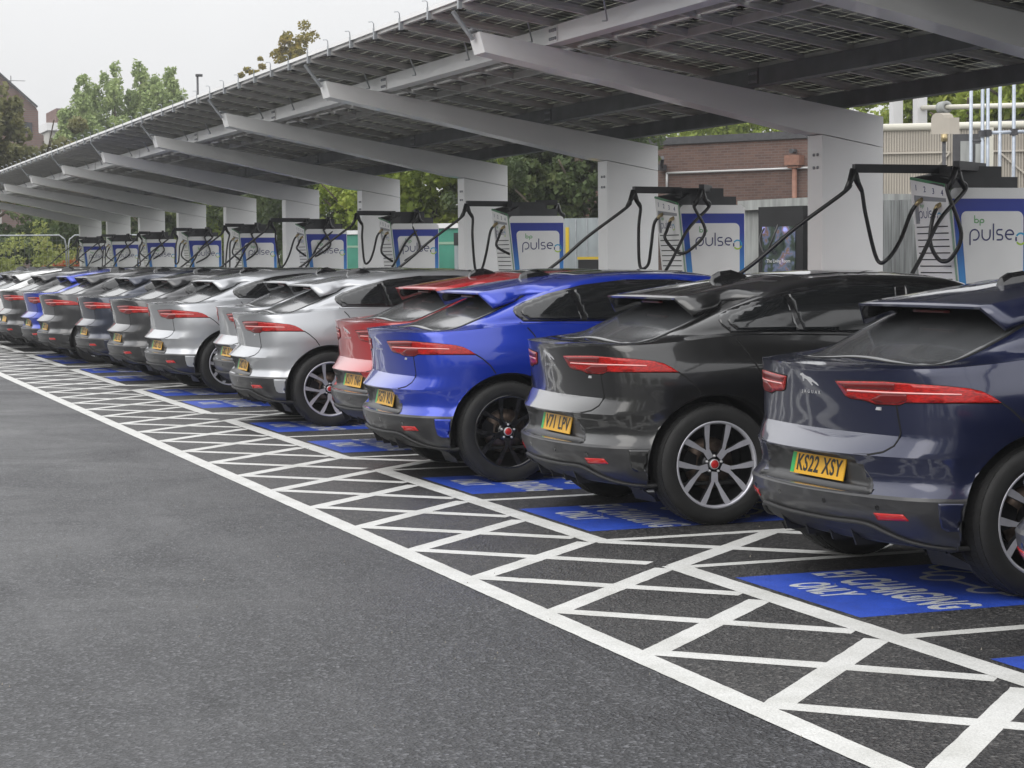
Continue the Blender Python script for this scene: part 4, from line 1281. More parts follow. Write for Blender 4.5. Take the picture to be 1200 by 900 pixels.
def make_charger():
    root = empty('rapid_charger', (0, 0, 0))
    q = MB()
    # cabinet: leaning front, rounded top corner towards the back
    prof = [(front_y(.12), .12), (front_y(2.20), 2.20), (front_y(2.24)+.012, 2.235), (front_y(2.26)+.05, CH_Z1), (.36, CH_Z1)] + [(.36+.055*math.sin(a), 2.205+.055*math.cos(a)) for a in (.4, .8, 1.2, 1.57)] + [(.415, .12)]
    q.prism(prof, lambda u, v, t: (t, u, v), -.31, .31)
    q.box(-.28, .28, front_y(.1)+.04, .38, 0, .12)
    q.build('cabinet', M['ch_white'], root)
    # printed frame on both flanks, white inset panel and wordmark
    for sg in (1, -1):
        mp = (lambda u, v, t, sg=sg: (sg*(.31+t), u, v))
        q = MB(); zt = 2.165
        q.prism([(front_y(.25)+.012, .25), (front_y(zt)+.012, zt), (.405, zt), (.405, .25)], mp, .001, .004)
        q.build('blue_frame', M['ch_blue'], root)
        q = MB()
        rp = rrect(front_y(2.05)+.085, .345, .30, 2.055, .06)
        rp = [(u if u > 0 else u+.105*(2.05-v)*.9, v) for u, v in rp]
        q.prism(rp, mp, .004, .007)
        pn = q.build('side_panel', M['ch_panel'], root)
        if sg > 0: logo(pn, mp, -.205, 1.80, .098, .0085)
        else: logo(pn, lambda u, v, t: (-(.31+t), -u+.05, v), -.205, 1.80, .098, .0085)
    # front: pale green outline, numbered header, socket recess, vents
    fm = lambda u, v, t: (u, front_y(v)-t, v)
    q = MB(); q.prism([(-.312, .22), (.312, .22), (.312, 2.262), (.285, 2.285), (-.285, 2.372), (-.312, 2.35)], fm, .002, .012)
    q.build('front_outline', M['ch_pale'], root)
    q = MB(); q.prism([(-.300, 2.352), (.300, 2.262), (.300, 2.276), (.285, 2.290), (-.285, 2.376), (-.300, 2.366)], fm, .008, .022)
    q.build('header_edge', M['ch_green'], root)
    q = MB()
    q.prism([(-.298, .24), (.298, .24), (.298, 1.955), (-.298, 1.955)], fm, .012, .018)
    q.prism([(-.298, 2.215), (.298, 2.165), (.298, 2.262), (-.298, 2.352)], fm, .012, .020)
    q.prism([(-.298, 1.955), (-.262, 1.955), (-.262, 2.212), (-.298, 2.215)], fm, .012, .020)
    q.prism([(.262, 1.955), (.298, 1.955), (.298, 2.165), (.262, 2.168)], fm, .012, .020)
    fr = q.build('front_face', M['ch_panel'], root)
    q = MB(); q.prism([(-.262, 1.955), (.262, 1.955), (.262, 2.168), (-.262, 2.212)], fm, .0125, .0135)
    q.build('socket_recess', M['ch_grey'], root)
    q = MB(); q.prism([(-.20, 1.955), (.262, 1.955), (.262, 2.135), (-.20, 2.16)], fm, .014, .0175)
    ins = q.build('sloping_insert', M['ch_panel'], root)
    logo(ins, lambda u, v, t: (u, front_y(v)-.018-t, v), -.20, 2.005, .062, .001)
    for i, n_ in enumerate('1234'):
        me = text_mesh(n_, .075, M['logo_navy'], .0008); u = -.21+.14*i; z = 2.275-.02*i-.0
        me.transform(Matrix.Translation((u, front_y(z)-.0215, z)) @ Matrix.Rotation(R(90+6), 4, 'X')); link('socket_number', me, fr)
    for i in range(15):
        z = 1.925-.058*i
        q = MB(); q.box(-.255, .255, front_y(z)-.021, front_y(z)-.0182, z-.005, z+.005); q.build('vent_slot', M['gap'], root)
    # cable gantry on the roof
    q = MB()
    q.box(-.20, .20, -.34, .36, CH_Z1-.005, 2.36); q.box(-.16, .16, -.30, .22, 2.36, 2.455)
    q.add([(-.27, -.43, 2.37), (.25, -.43, 2.285), (.20, -.20, 2.40), (-.22, -.20, 2.42), (-.27, -.43, 2.352), (.25, -.43, 2.268), (.20, -.20, 2.262), (-.22, -.20, 2.262)], [(0, 1, 2, 3), (0, 4, 5, 1), (1, 5, 6, 2), (3, 7, 4, 0), (2, 6, 7, 3)])
    q.build('cable_gantry', M['ch_dark'], root)
    return root
proto = make_charger()
CH_LABELS = ['nearest rapid charger, cropped by the right edge, beside the first column',
    'second rapid charger, standing behind the black car roof beside the second column',
    'third rapid charger, above the bright blue car roof beside the third column',
    'fourth rapid charger, with one cable straight down its blue band',
    'fifth rapid charger, seen over the silver cars with a cable crossing it',
    'sixth rapid charger, over the third silver car roof',
    'seventh rapid charger, fourth from the far end of the row',
    'eighth rapid charger, third from the far end of the row',
    'ninth rapid charger, second from the far end of the row',
    'farthest rapid charger, at the left end beside the hedge']
def cable(root, pts, mat=None, r=.018, name='charging_cable'):
    P_ = catmull(np.array(pts, float), 7)
    q = MB(); q.tube([tuple(p) for p in P_], r, 8)
    return q.build(name, mat or M['cable'], root)
# per charger: (arm A end), (arm B end); in the charger's own frame
ARMS = [((-.10, -1.12), (.36, -.37)), ((-.02, -.82), (.42, -.18)), ((-.02, -.90), (.10, .40)), ((-.02, -.88), (.28, .06)),
        ((-.05, -.98), (.30, .06)), ((-.1, -.62), (.30, -.04)), ((-.1, -.66), (.32, .10)), ((-.1, -.52), (.30, .05)), ((-.2, -.6), (.3, .1)), ((-.2, -.5), (.3, .2))]
CH_ROOTS = [proto]+[copy_tree(proto) for _ in range(9)]
for k in range(10):
    root = CH_ROOTS[k]
    root.location = W(15.83+CPER*k, 10.2, 0)
    tag(root, CH_LABELS[k], 'charger', 'rapid chargers in a row under the solar canopy')
    (ax, ay), (bx, by) = ARMS[k]
    za = 2.435
    for j, (ex, ey) in enumerate(((ax, ay), (bx, by))):
        q = MB()
        px, py = (-.05, -.22) if j == 0 else (.05, .10)
        q.beam((px, py, za+.012*j), (ex, ey, za+.012*j+.005), .06, .075)
        d = Vector((ex-px, ey-py, 0)).normalized()
        q.build('swing_arm', M['ch_dark'], root)
        # rubber saddle under the arm's end, spreading into two falls of cable
        q = MB(); sd_ = Vector((.25, -.97, 0)) if j == 0 else Vector((.12, -.99, 0))
        c0 = Vector((ex, ey, za-.035))
        for s_ in (1, -1):
            q.tube([c0+Vector((0, 0, .03)), c0+sd_*(.045*s_)+Vector((0, 0, -.08)), c0+sd_*(.10*s_)+Vector((0, 0, -.16))], [.034, .028, .020], 8)
        q.build('cable_saddle', M['cable'], root)
        a = c0+sd_*.10+Vector((0, 0, -.16)); b = c0-sd_*.10+Vector((0, 0, -.16))
        top = [b, c0-sd_*.05+Vector((0, 0, -.085)), c0+Vector((0, 0, -.055)), c0+sd_*.05+Vector((0, 0, -.085)), a]
        if j == 0:
            soc = Vector((-.14, front_y(2.15)-.05, 2.15))
            low = Vector(((ex+soc.x)/2+.02, (ey+soc.y)/2-.05, 1.62-.06*((k*7) % 3)))
            fall = [tuple(soc), tuple(soc+Vector((-.03, -.06, -.10))), tuple(soc*.55+low*.45+Vector((0, -.02, -.10))), tuple(low+Vector((.05, .03, .03))), tuple(low+Vector((-.04, -.03, .02)))]
            car = [tuple(Vector((ex-.35, ey-.9, 1.55))), tuple(Vector((ex-.62, ey-1.7, 1.0)))]
            pts = fall+[tuple(b*.6+low*.4+Vector((-.02, -.03, .03)))]+[tuple(p) for p in top]+[tuple(a*.5+Vector(car[0])*.5+Vector((0, 0, .02)))]+car
            cable(root, pts)
            q = MB(); q.tube([soc+Vector((0, .04, .02)), soc, soc+Vector((-.01, -.02, -.035))], [.022, .022, .020], 8); q.build('connector', M['brass'], root)
        else:
            soc = Vector((.16, front_y(2.12)-.05, 2.10))
            dz_ = .05*((k*5) % 3)
            lowz = 1.62+dz_
            pts = [tuple(soc), (soc.x+.02, soc.y-.06, soc.z-.12), (soc.x+.04, soc.y-.09, lowz+.16), (soc.x+.09, (soc.y*2+ey)/3-.05, lowz+.01), ((soc.x+ex)/2+.08, (soc.y+ey)/2, lowz+.03), (ex+.05, ey+.02, lowz+.24)]
            pts += [tuple(p) for p in reversed(top)]+[(ex+.06, ey-.20, 1.98), (ex+.08, ey-.42, 1.62), (ex+.10, ey-.75, 1.15)]
            cable(root, pts)
            q = MB(); q.tube([soc+Vector((0, .04, .02)), soc, soc+Vector((0, -.02, -.035))], [.022, .022, .020], 8); q.build('connector', M['brass'], root)
# ------------------------------------------------------------------ vegetation
def leaf_mat(name, cols, tr=.35, scale=.9):
    m, nt, b = new_mat(name); N, Lk = nt.nodes, nt.links
    co = N.new('ShaderNodeTexCoord')
    n = N.new('ShaderNodeTexNoise'); n.inputs['Scale'].default_value = scale; n.inputs['Detail'].default_value = 8; n.inputs['Roughness'].default_value = .75
    Lk.new(co.outputs['Object'], n.inputs['Vector'])
    r = N.new('ShaderNodeValToRGB'); e = r.color_ramp.elements
    e[0].position = .30; e[0].color = (*cols[0], 1); e[1].position = .70; e[1].color = (*cols[-1], 1)
    for i, c in enumerate(cols[1:-1]):
        k = e.new(.30+.40*(i+1)/(len(cols)-1)); k.color = (*c, 1)
    Lk.new(n.outputs[0], r.inputs[0]); Lk.new(r.outputs[0], b.inputs['Base Color'])
    b.inputs['Roughness'].default_value = .55; b.inputs['Specular IOR Level'].default_value = .3
    t = N.new('ShaderNodeBsdfTranslucent'); Lk.new(r.outputs[0], t.inputs[0])
    mx = N.new('ShaderNodeMixShader'); mx.inputs[0].default_value = tr
    Lk.new(b.outputs[0], mx.inputs[1]); Lk.new(t.outputs[0], mx.inputs[2]); Lk.new(mx.outputs[0], N['Material Output'].inputs[0])
    return m
M['leaf_poplar'] = leaf_mat('poplar_leaves', [(.20, .26, .11), (.30, .38, .15), (.42, .48, .20)])
M['leaf_olive'] = leaf_mat('olive_leaves', [(.12, .13, .06), (.19, .19, .08), (.28, .23, .09)])
M['leaf_dark'] = leaf_mat('dark_leaves', [(.045, .065, .03), (.085, .12, .045), (.16, .18, .06)])
M['leaf_bright'] = leaf_mat('bright_leaves', [(.16, .22, .04), (.26, .33, .055), (.38, .40, .07)])
M['leaf_yellow'] = leaf_mat('yellowing_leaves', [(.16, .15, .03), (.26, .22, .04), (.34, .22, .04)])
M['leaf_hedge'] = leaf_mat('weedy_bank', [(.16, .19, .05), (.28, .32, .09), (.42, .38, .14)], scale=1.6)
M['flower'] = leaf_mat('orange_flowers', [(.30, .06, .02), (.45, .12, .04)])
M['bark'] = P('bark', (.09, .07, .05), .9, noise=.4, nscale=6, bump=.4, bscale=20, stretch=(1, 1, .25))

def leaves_mesh(name, centers, radii, per, size, mat, flat=.8, seed=0):
    """leaf-sized faces in clumps: each clump a loose shell of small quads"""
    r = np.random.default_rng(seed)
    C = np.repeat(np.asarray(centers, float), per, axis=0); Rr = np.repeat(np.asarray(radii, float), per)[:, None]
    n = len(C)
    d = r.normal(size=(n, 3)); d /= np.linalg.norm(d, axis=1)[:, None]
    rad = r.uniform(.35, 1.05, (n, 1))**.6
    P_ = C + d*Rr*rad*np.array([1, 1, flat])
    u = r.normal(size=(n, 3)); u /= np.linalg.norm(u, axis=1)[:, None]
    w = np.cross(u, d+.6*r.normal(size=(n, 3))); w /= (np.linalg.norm(w, axis=1)[:, None]+1e-9)
    s = size*r.uniform(.55, 1.3, (n, 1))
    a = P_-u*s*.5; b_ = P_+w*s*.32; c = P_+u*s*.5; dd = P_-w*s*.32
    V = np.stack([a, b_, c, dd], 1).reshape(-1, 3).astype(np.float32)
    me = bpy.data.meshes.new(name)
    me.vertices.add(len(V)); me.vertices.foreach_set('co', V.ravel())
    me.loops.add(n*4); me.loops.foreach_set('vertex_index', np.arange(n*4, dtype=np.int32))
    me.polygons.add(n); me.polygons.foreach_set('loop_start', np.arange(0, n*4, 4, dtype=np.int32)); me.polygons.foreach_set('loop_total', np.full(n, 4, dtype=np.int32))
    me.materials.append(mat); me.update(calc_edges=True); me.validate()
    return me
def crown_points(kind, h, r, n, seed):
    g_ = np.random.default_rng(seed); c = []; rd = []
    if kind == 'column':           # tight upright crown of several leaders
        lead = [(g_.uniform(-.55, .55)*r, g_.uniform(-.5, .5)*r, g_.uniform(.72, 1.0)*h) for _ in range(5)]; lead[0] = (0, 0, h)
        for i in range(n):
            lx, ly, lh = lead[g_.integers(0, len(lead))]
            t = g_.uniform(.14, 1.0); z = lh*t
            w = r*.72*math.sin(math.pi*min(1, (1.06-t)*.62+.05))**.8
            a = g_.uniform(0, 6.28); q = math.sqrt(g_.uniform(.15, 1))
            c.append((lx*t+w*q*math.cos(a), ly*t+w*q*math.sin(a), z)); rd.append(r*g_.uniform(.13, .22)*(1.15-.5*t))
    else:
        z0 = .18*h if kind == 'low' else .30*h
        lobes = [(g_.uniform(-.55, .55)*r, g_.uniform(-.55, .55)*r, g_.uniform(z0+.25*(h-z0), z0+.78*(h-z0)), g_.uniform(.45, .72)) for _ in range(7)]
        for i in range(n):
            lx, ly, lz, lr = lobes[g_.integers(0, 7)]
            d = g_.normal(size=3); d /= np.linalg.norm(d); q = g_.uniform(.45, 1.0)
            rr = lr*r*q
            c.append((lx+d[0]*rr, ly+d[1]*rr, max(z0*.7, min(h*.99, lz+d[2]*rr*.75*(h-z0)/(1.6*r))))); rd.append(r*g_.uniform(.10, .19))
    return c, rd
def trunk_mb(h, r0, lean, limbs, seed, r):
    g_ = random.Random(seed); q = MB()
    pts = [(lean*(t**1.4)*.6, .1*math.sin(t*3), h*t) for t in (0, .15, .3, .5, .7, .88)]
    q.tube(pts, [r0*1.35, r0, r0*.85, r0*.62, r0*.38, r0*.15], 8)
    for i in range(limbs):
        t = g_.uniform(.25, .75); a = g_.uniform(0, 6.28); l = r*g_.uniform(.5, .9)
        b = Vector((lean*(t**1.4)*.6, 0, h*t)); e = b+Vector((math.cos(a)*l, math.sin(a)*l, l*g_.uniform(.5, 1.0)))
        m_ = b.lerp(e, .5)+Vector((0, 0, -.08*l))
        q.tube([b, m_, e], [r0*.42*(1.1-t), r0*.28*(1.1-t), r0*.10], 6)
    return q
def tree(L, Y, h, r, kind, mat, label, n=90, per=110, leaf=.30, seed=1, z=0, group=None):
    root = empty('tree', W(L, Y, z)); tag(root, label, 'tree', group)
    trunk_mb(h, .035*h if h < 9 else .30, .3, 7, seed, r).build('trunk', M['bark'], root)
    c, rd = crown_points(kind, h, r, n, seed)
    link('crown', leaves_mesh('crown', c, rd, per, leaf, mat, seed=seed), root)
    return root
# behind the canopy, from the left
def px_at(px, d):
    """ground point (L, Y) at distance d in the direction of column px of the photograph"""
    v_ = _F+_RR*((px-600)/CAM_F); l_ = math.hypot(v_.x, v_.y); return -v_.x/l_*d, v_.y/l_*d
def poplar(px, d, h, r, seed, label):
    L_, Y_ = px_at(px, d); root = empty('poplar_tree', W(L_, Y_, 0)); tag(root, label, 'tree', None)
    g_ = np.random.default_rng(seed)
    q_ = MB(); q_.tube([(0, 0, 0), (.1, 0, h*.4), (0, .1, h*.75), (0, 0, h*.93)], [.28, .2, .12, .04], 8)
    lead = [(0, 0, h, .42*r)] + [(g_.uniform(-.75, .75)*r, g_.uniform(-.75, .75)*r, h*g_.uniform(.72, .95), r*g_.uniform(.34, .50)) for _ in range(9)]
    for lx, ly, lh, lw in lead[1:]: q_.tube([(0, 0, h*.15), (lx*.7, ly*.7, lh*.5), (lx, ly, lh*.92)], [.12, .08, .03], 6)
    q_.build('trunk', M['bark'], root)
    c, rd = [], []
    for lx, ly, lh, lw in lead:
        for _ in range(120):
            z_ = lh*g_.uniform(.12, 1.0); f_ = z_/lh
            w_ = lw*math.sin(math.pi*min(1, (1.03-f_)*.75+.02))**.7*(1.5 if f_ < .6 else 1.15)
            a_ = g_.uniform(0, 6.283); k_ = g_.uniform(.3, 1)
            c.append((lx*min(1, f_*1.3)+w_*k_*math.cos(a_), ly*min(1, f_*1.3)+w_*k_*math.sin(a_), z_)); rd.append(g_.uniform(.20, .42)*(1.25-.55*f_))
    link('crown', leaves_mesh('crown', c, rd, 46, .21, M['leaf_poplar'], flat=1.5, seed=seed), root)
poplar(104, 118, 11.9, 2.3, 11, 'pale green poplar, leftmost of the feathery clump against the sky')
poplar(138, 120, 12.9, 2.6, 12, 'tallest pale green poplar in the feathery clump above the canopy')
poplar(172, 119, 12.8, 2.7, 13, 'pale green poplar second from the right in the feathery clump')
poplar(206, 118, 12.4, 2.4, 21, 'pale green poplar, rightmost of the clump, beside the lamp post')
tree(82, 7.9, 9.3, 2.9, 'round', M['leaf_olive'], 'olive brown rounded tree at the left edge below the brick gable', 130, 120, .26, 14)
tree(84, 11.0, 7.4, 2.4, 'round', M['leaf_olive'], 'olive rounded tree between the brick gable and the poplars', 120, 120, .26, 15)
tree(80, 12.2, 3.6, 3.2, 'low', M['leaf_dark'], 'low dark bushy tree over the site fence at the left', 110, 120, .22, 16)
tree(83, 7.6, 3.7, 3.4, 'low', M['leaf_dark'], 'low dark bushy tree at the far left edge above the fence', 110, 120, .22, 17)
L_, Y_ = px_at(338, 120); tree(L_, Y_, 16.1, 2.3, 'round', M['leaf_yellow'], 'yellowing treetop poking above the canopy edge', 170, 90, .22, 18)
L_, Y_ = px_at(302, 116); tree(L_, Y_, 13.7, 1.4, 'round', M['leaf_yellow'], 'smaller yellowing sprig of treetop left of the larger yellow one', 110, 80, .20, 19)
bg = [  # (direction, distance, height, radius, material, label)
    (128, 98, 6.6, 3.0, 'leaf_olive', 'olive tree seen in the narrow gap between the farthest columns'),
    (172, 95, 6.8, 3.0, 'leaf_dark', 'dark tree in the gap left of the eighth column'),
    (215, 92, 7.2, 3.2, 'leaf_dark', 'dark green tree between the eighth and seventh columns'),
    (258, 88, 7.4, 3.0, 'leaf_bright', 'light green tree just right of the seventh column'),
    (312, 82, 7.6, 3.6, 'leaf_dark', 'dark tree behind the sixth rapid charger'),
    (392, 72, 7.2, 3.6, 'leaf_dark', 'dark leafy tree between the fifth and fourth columns'),
    (445, 66, 6.0, 2.6, 'leaf_bright', 'light green tree low behind the fourth column'),
    (505, 62, 6.6, 3.0, 'leaf_bright', 'yellow green tree just left of the third column'),
    (560, 60, 6.6, 2.6, 'leaf_bright', 'yellow green tree half hidden by the third column'),
    (622, 56, 7.6, 2.4, 'leaf_dark', 'tall dark tree right of the third column'),
    (675, 54, 7.2, 2.2, 'leaf_dark', 'tall dark tree just left of the second column'),
]
for i, (px_, d_, h_, r_, mt, lab) in enumerate(bg):
    L_, Y_ = px_at(px_, d_)
    tree(L_, Y_, h_, r_, 'low', M[mt], lab, 130, 130, .17 if d_ < 60 else .2, 30+i)
bg2 = [(770, 84, 8.4, 4.0, 'leaf_bright', 'bright green tree over the brick building, left one'), (850, 82, 8.6, 4.2, 'leaf_bright', 'bright green tree over the brick building, middle one'),
       (930, 80, 8.8, 4.4, 'leaf_bright', 'bright green tree over the brick building beside the nearest column'), (1075, 62, 8.2, 3.0, 'leaf_bright', 'leafy green tree right of the nearest column top'), (1130, 60, 8.4, 3.0, 'leaf_bright', 'leafy green tree behind the scaffold poles at the right'),
       (1190, 58, 8.4, 3.2, 'leaf_bright', 'leafy green tree at the far right behind the screen')]
for i, (px_, d_, h_, r_, mt, lab) in enumerate(bg2):
    L_, Y_ = px_at(px_, d_)
    tree(L_, Y_, h_, r_, 'low', M[mt], lab, 120, 110, .22, 50+i)
# hedge bank behind the site fence and orange flowers
def mass(name, pts, rd, per, leaf, mat, label, cat, seed):
    o = link(name, leaves_mesh(name, pts, rd, per, leaf, mat, seed=seed)); tag(o, label, cat, kind='stuff'); return o
g2 = np.random.default_rng(5)
pts = [(-g2.uniform(73.5, 79), g2.uniform(3.0, 12.6), abs(g2.normal(1.15, .65))) for _ in range(300)]
mass('overgrown_bank', pts, [g2.uniform(.25, .5) for _ in pts], 90, .13, M['leaf_hedge'], 'weedy yellow green bank growing behind the site fence', 'weeds', 6)
pts = [(-g2.uniform(72.2, 73.0), g2.uniform(9.6, 12.4), g2.uniform(.9, 1.75)) for _ in range(60)]
mass('orange_flowers', pts, [.2]*len(pts), 60, .09, M['flower'], 'orange red flowers in front of the bank by the last charger', 'flowers', 7)
pts = []
for _ in range(300):
    px_ = g2.uniform(100, 690); l_, y_ = px_at(px_, g2.uniform(84, 100) if px_ < 340 else g2.uniform(66, 84)); pts.append((-l_, y_, abs(g2.normal(1.1, .7))))
mass('undergrowth', pts, [g2.uniform(.5, 1.0) for _ in pts], 70, .22, M['leaf_dark'], 'dark undergrowth beneath the trees behind the chargers', 'undergrowth', 8)

# trees across the car park and past the near end of the row: the paint and glass mirror them
opp = [(4, -23, 8.5, 'dark tree opposite the nearest cars, behind the camera'), (-8, -25, 9.5, 'dark tree opposite the black car, behind the camera'), (-20, -24, 9, 'dark tree opposite the blue car'), (-33, -25, 10, 'dark tree opposite the silver cars'), (-46, -24, 9, 'dark tree opposite the far cars'), (-60, -26, 10, 'dark tree opposite the end of the row'), (16, -22, 9, 'dark tree behind the camera at the right'),
       (32, -20, 8.5, 'added dark tree behind the camera, first past the near end of the row'), (35, -8, 9, 'added dark tree behind the camera, second past the near end of the row'), (34, 4, 8.5, 'added dark tree past the near end of the row, in line with the cars'), (35, 16, 9, 'added dark tree past the near end of the row, in line with the chargers'), (33, 28, 9, 'added dark tree past the near end of the row, behind the canopy')]  # past the near end: unseen trees added to darken the cars' mirrored sides
for i, (x, y, h_, lab) in enumerate(opp):
    tree(-x, y, h_, 6.0, 'low', M['leaf_dark'], lab, 110, 60, .36, 70+i)
pts = []
for _ in range(260): pts.append((g2.uniform(-70, 30), -20+g2.uniform(-1.5, 1.5), g2.uniform(.2, 2.6)))
for _ in range(130): pts.append((29+g2.uniform(-1.2, 1.2), g2.uniform(-30, 30), g2.uniform(.2, 2.6)))  # run past the near end, added for dark reflections in the car sides
mass('boundary_hedge', pts, [g2.uniform(.6, 1.1) for _ in pts], 50, .3, M['leaf_dark'], 'dark hedge round the far side of the car park, behind the camera, its near-end run added', 'hedge', 9)

# ------------------------------------------------------------------ buildings and street furniture behind
def brick_mat(name, c1, c2, mort, sc=1.0):
    m, nt, b = new_mat(name); N, Lk = nt.nodes, nt.links
    co = N.new('ShaderNodeTexCoord'); mp = N.new('ShaderNodeMapping'); mp.inputs['Rotation'].default_value = (R(90), 0, 0)
    Lk.new(co.outputs['Object'], mp.inputs[0])
    br = N.new('ShaderNodeTexBrick'); br.inputs['Scale'].default_value = sc
    br.inputs['Brick Width'].default_value = .225; br.inputs['Row Height'].default_value = .075; br.inputs['Mortar Size'].default_value = .008
    br.inputs['Color1'].default_value = (*c1, 1); br.inputs['Color2'].default_value = (*c2, 1); br.inputs['Mortar'].default_value = (*mort, 1)
    br.inputs['Bias'].default_value = -.1
    Lk.new(mp.outputs[0], br.inputs['Vector'])
    n = N.new('ShaderNodeTexNoise'); n.inputs['Scale'].default_value = .8; n.inputs['Detail'].default_value = 6; Lk.new(co.outputs['Object'], n.inputs['Vector'])
    mr_ = N.new('ShaderNodeMapRange'); mr_.inputs['To Min'].default_value = .7; mr_.inputs['To Max'].default_value = 1.25; Lk.new(n.outputs[0], mr_.inputs['Value'])
    mu = N.new('ShaderNodeMix'); mu.data_type = 'RGBA'; mu.blend_type = 'MULTIPLY'; mu.inputs['Factor'].default_value = 1
    Lk.new(br.outputs['Color'], mu.inputs[6]); Lk.new(mr_.outputs[0], mu.inputs[7]); Lk.new(mu.outputs[2], b.inputs['Base Color'])
    bp = N.new('ShaderNodeBump'); bp.inputs['Strength'].default_value = .5; bp.inputs['Distance'].default_value = .01; bp.invert = True
    Lk.new(br.outputs['Fac'], bp.inputs['Height']); Lk.new(bp.outputs[0], b.inputs['Normal'])
    b.inputs['Roughness'].default_value = .85
    return m
M['brick'] = brick_mat('brown_brick', (.155, .088, .070), (.105, .060, .050), (.15, .125, .11))
M['brick_far'] = brick_mat('red_brown_brick', (.17, .085, .065), (.13, .065, .05), (.13, .10, .09))
M['coping'] = P('dark_coping', (.06, .06, .065), .6, noise=.2)
M['concrete'] = P('weathered_concrete', (.30, .31, .30), .8, noise=.25, nscale=3, stretch=(3, 3, .5), bump=.1, bscale=30)
M['weathered_dark'] = P('weathered_boards', (.20, .21, .21), .85, noise=.35, nscale=4, stretch=(6, 6, .4))
M['beige'] = P('beige_metal', (.46, .42, .36), .5, noise=.08, nscale=2)
M['cream'] = P('cream_pipe', (.60, .58, .50), .45)
M['pipe_white'] = P('white_pipe', (.62, .62, .62), .4)
M['terracotta'] = P('terracotta_pipe', (.26, .13, .09), .6, noise=.2)
M['kiosk_black'] = P('kiosk_black', (.016, .016, .017), .45, noise=.2, nscale=4)
M['cab_grey'] = P('cabinet_grey', (.27, .30, .31), .5, noise=.12, nscale=4, stretch=(2, 2, .6))
M['scaff'] = P('scaffold_tube', (.40, .44, .50), .4, metal=.4, noise=.15, nscale=6)
M['teal'] = P('teal_green', (.05, .24, .17), .45, noise=.1, nscale=3)
M['yellow'] = P('yellow_strip', (.60, .42, .03), .5)
M['white'] = P('white_trim', (.70, .70, .70), .5)
M['far_grey'] = P('far_render', (.42, .41, .38), .8, noise=.1, nscale=1)
M['dark_glass'] = P('dark_panes', (.03, .035, .04), .15)

def face_dir(p0, p1):
    """local frame standing on p0 with x towards p1 (ground points in L, Y)"""
    a = Vector(W(*p0)); b = Vector(W(*p1)); d = b-a
    return a, math.atan2(d.y, d.x), d.length
# brown brick building
root = empty('brick_building', (0, 0, 0))
a, rz, ln = face_dir((58.5, 23.5), (38, 36.4))
root.location = a; root.rotation_euler = (0, 0, rz)
tag(root, 'long flat roofed brown brick building behind the chargers', 'building')
q = MB(); q.box(0, ln, 0, 14, 0, 4.97); q.build('wall', M['brick'], root)
q = MB(); q.box(-.1, ln+.1, -.08, 14.1, 4.97, 5.18); q.build('roof_edge', M['coping'], root)
q = MB()
for x in np.arange(2, ln, 6.0): pass
def on_wall(px, py): # helper: where a measured point falls on the wall, in the wall's own frame
    d = _F + _RR*((px-600)/CAM_F) + _DD*((py-450)/CAM_F)
    o = Vector((0, 0, CAM_H)); n = Vector((-math.sin(rz), math.cos(rz), 0)); t = (a-o).dot(n)/d.dot(n); p = o+d*t-a
    return (p.x*math.cos(rz)+p.y*math.sin(rz), p.z)
u0, z0 = on_wall(783, 203); u1, z1 = on_wall(945, 201); u2, z2 = on_wall(783, 222)
q = MB(); q.tube([(u0, -.07, z2), (u0, -.07, z0)], .035, 6); q.tube([(u0, -.07, z0), (u1+4, -.07, z0)], .035, 6); q.build('service_pipe', M['pipe_white'], root)
u, z = on_wall(934, 188); q = MB(); q.box(u-.24, u+.24, -.30, 0, z-.14, z+.14); q.box(u-.17, u+.17, -.24, 0, z-.22, z-.14); q.build('rainwater_hopper', M['terracotta'], root)
q = MB(); q.tube([(u, -.14, z-.2), (u, -.14, .1)], .075, 8); q.build('downpipe', M['terracotta'], root)
q = MB(); q.tube([(u, -.34, z+.25), (u, -.1, z+.25)], .07, 8); q.build('overflow_spout', M['coping'], root)
u, z = on_wall(779, 198); q = MB(); q.box(u-.1, u+.1, -.4, -.05, z-.05, z+.12); q.beam((u, -.2, z), (u+.25, -.5, z+.3), .1, .12); q.build('security_camera', M['coping'], root)

def slab_thing(name, p0, p1, z0, z1, depth, mat, label, cat):
    root = empty(name); a, rz, ln = face_dir(p0, p1); root.location = a; root.rotation_euler = (0, 0, rz)
    tag(root, label, cat)
    return root, ln
# concrete walled bay with its slab roof; a black charging kiosk stands in it
root, ln = slab_thing('concrete_shelter', px_at(872, 33.2), px_at(960, 31.6), 0, 2.5, 3, None, 'grey concrete shelter behind the black charging kiosk', 'shelter')
q = MB(); q.box(0, .50, 0, 3.2, 0, 2.40); q.build('end_wall', M['concrete'], root)
q = MB(); q.box(.0, ln+1.6, -.12, 3.3, 2.405, 2.56); q.build('slab_roof', M['concrete'], root)
q = MB(); q.box(.505, ln+1.4, 2.6, 3.1, 0, 2.40); q.build('back_wall', M['kiosk_black'], root)
q = MB(); q.box(ln+1.0, ln+1.5, 0, 2.6, 0, 2.40); q.build('far_wall', M['concrete'], root)
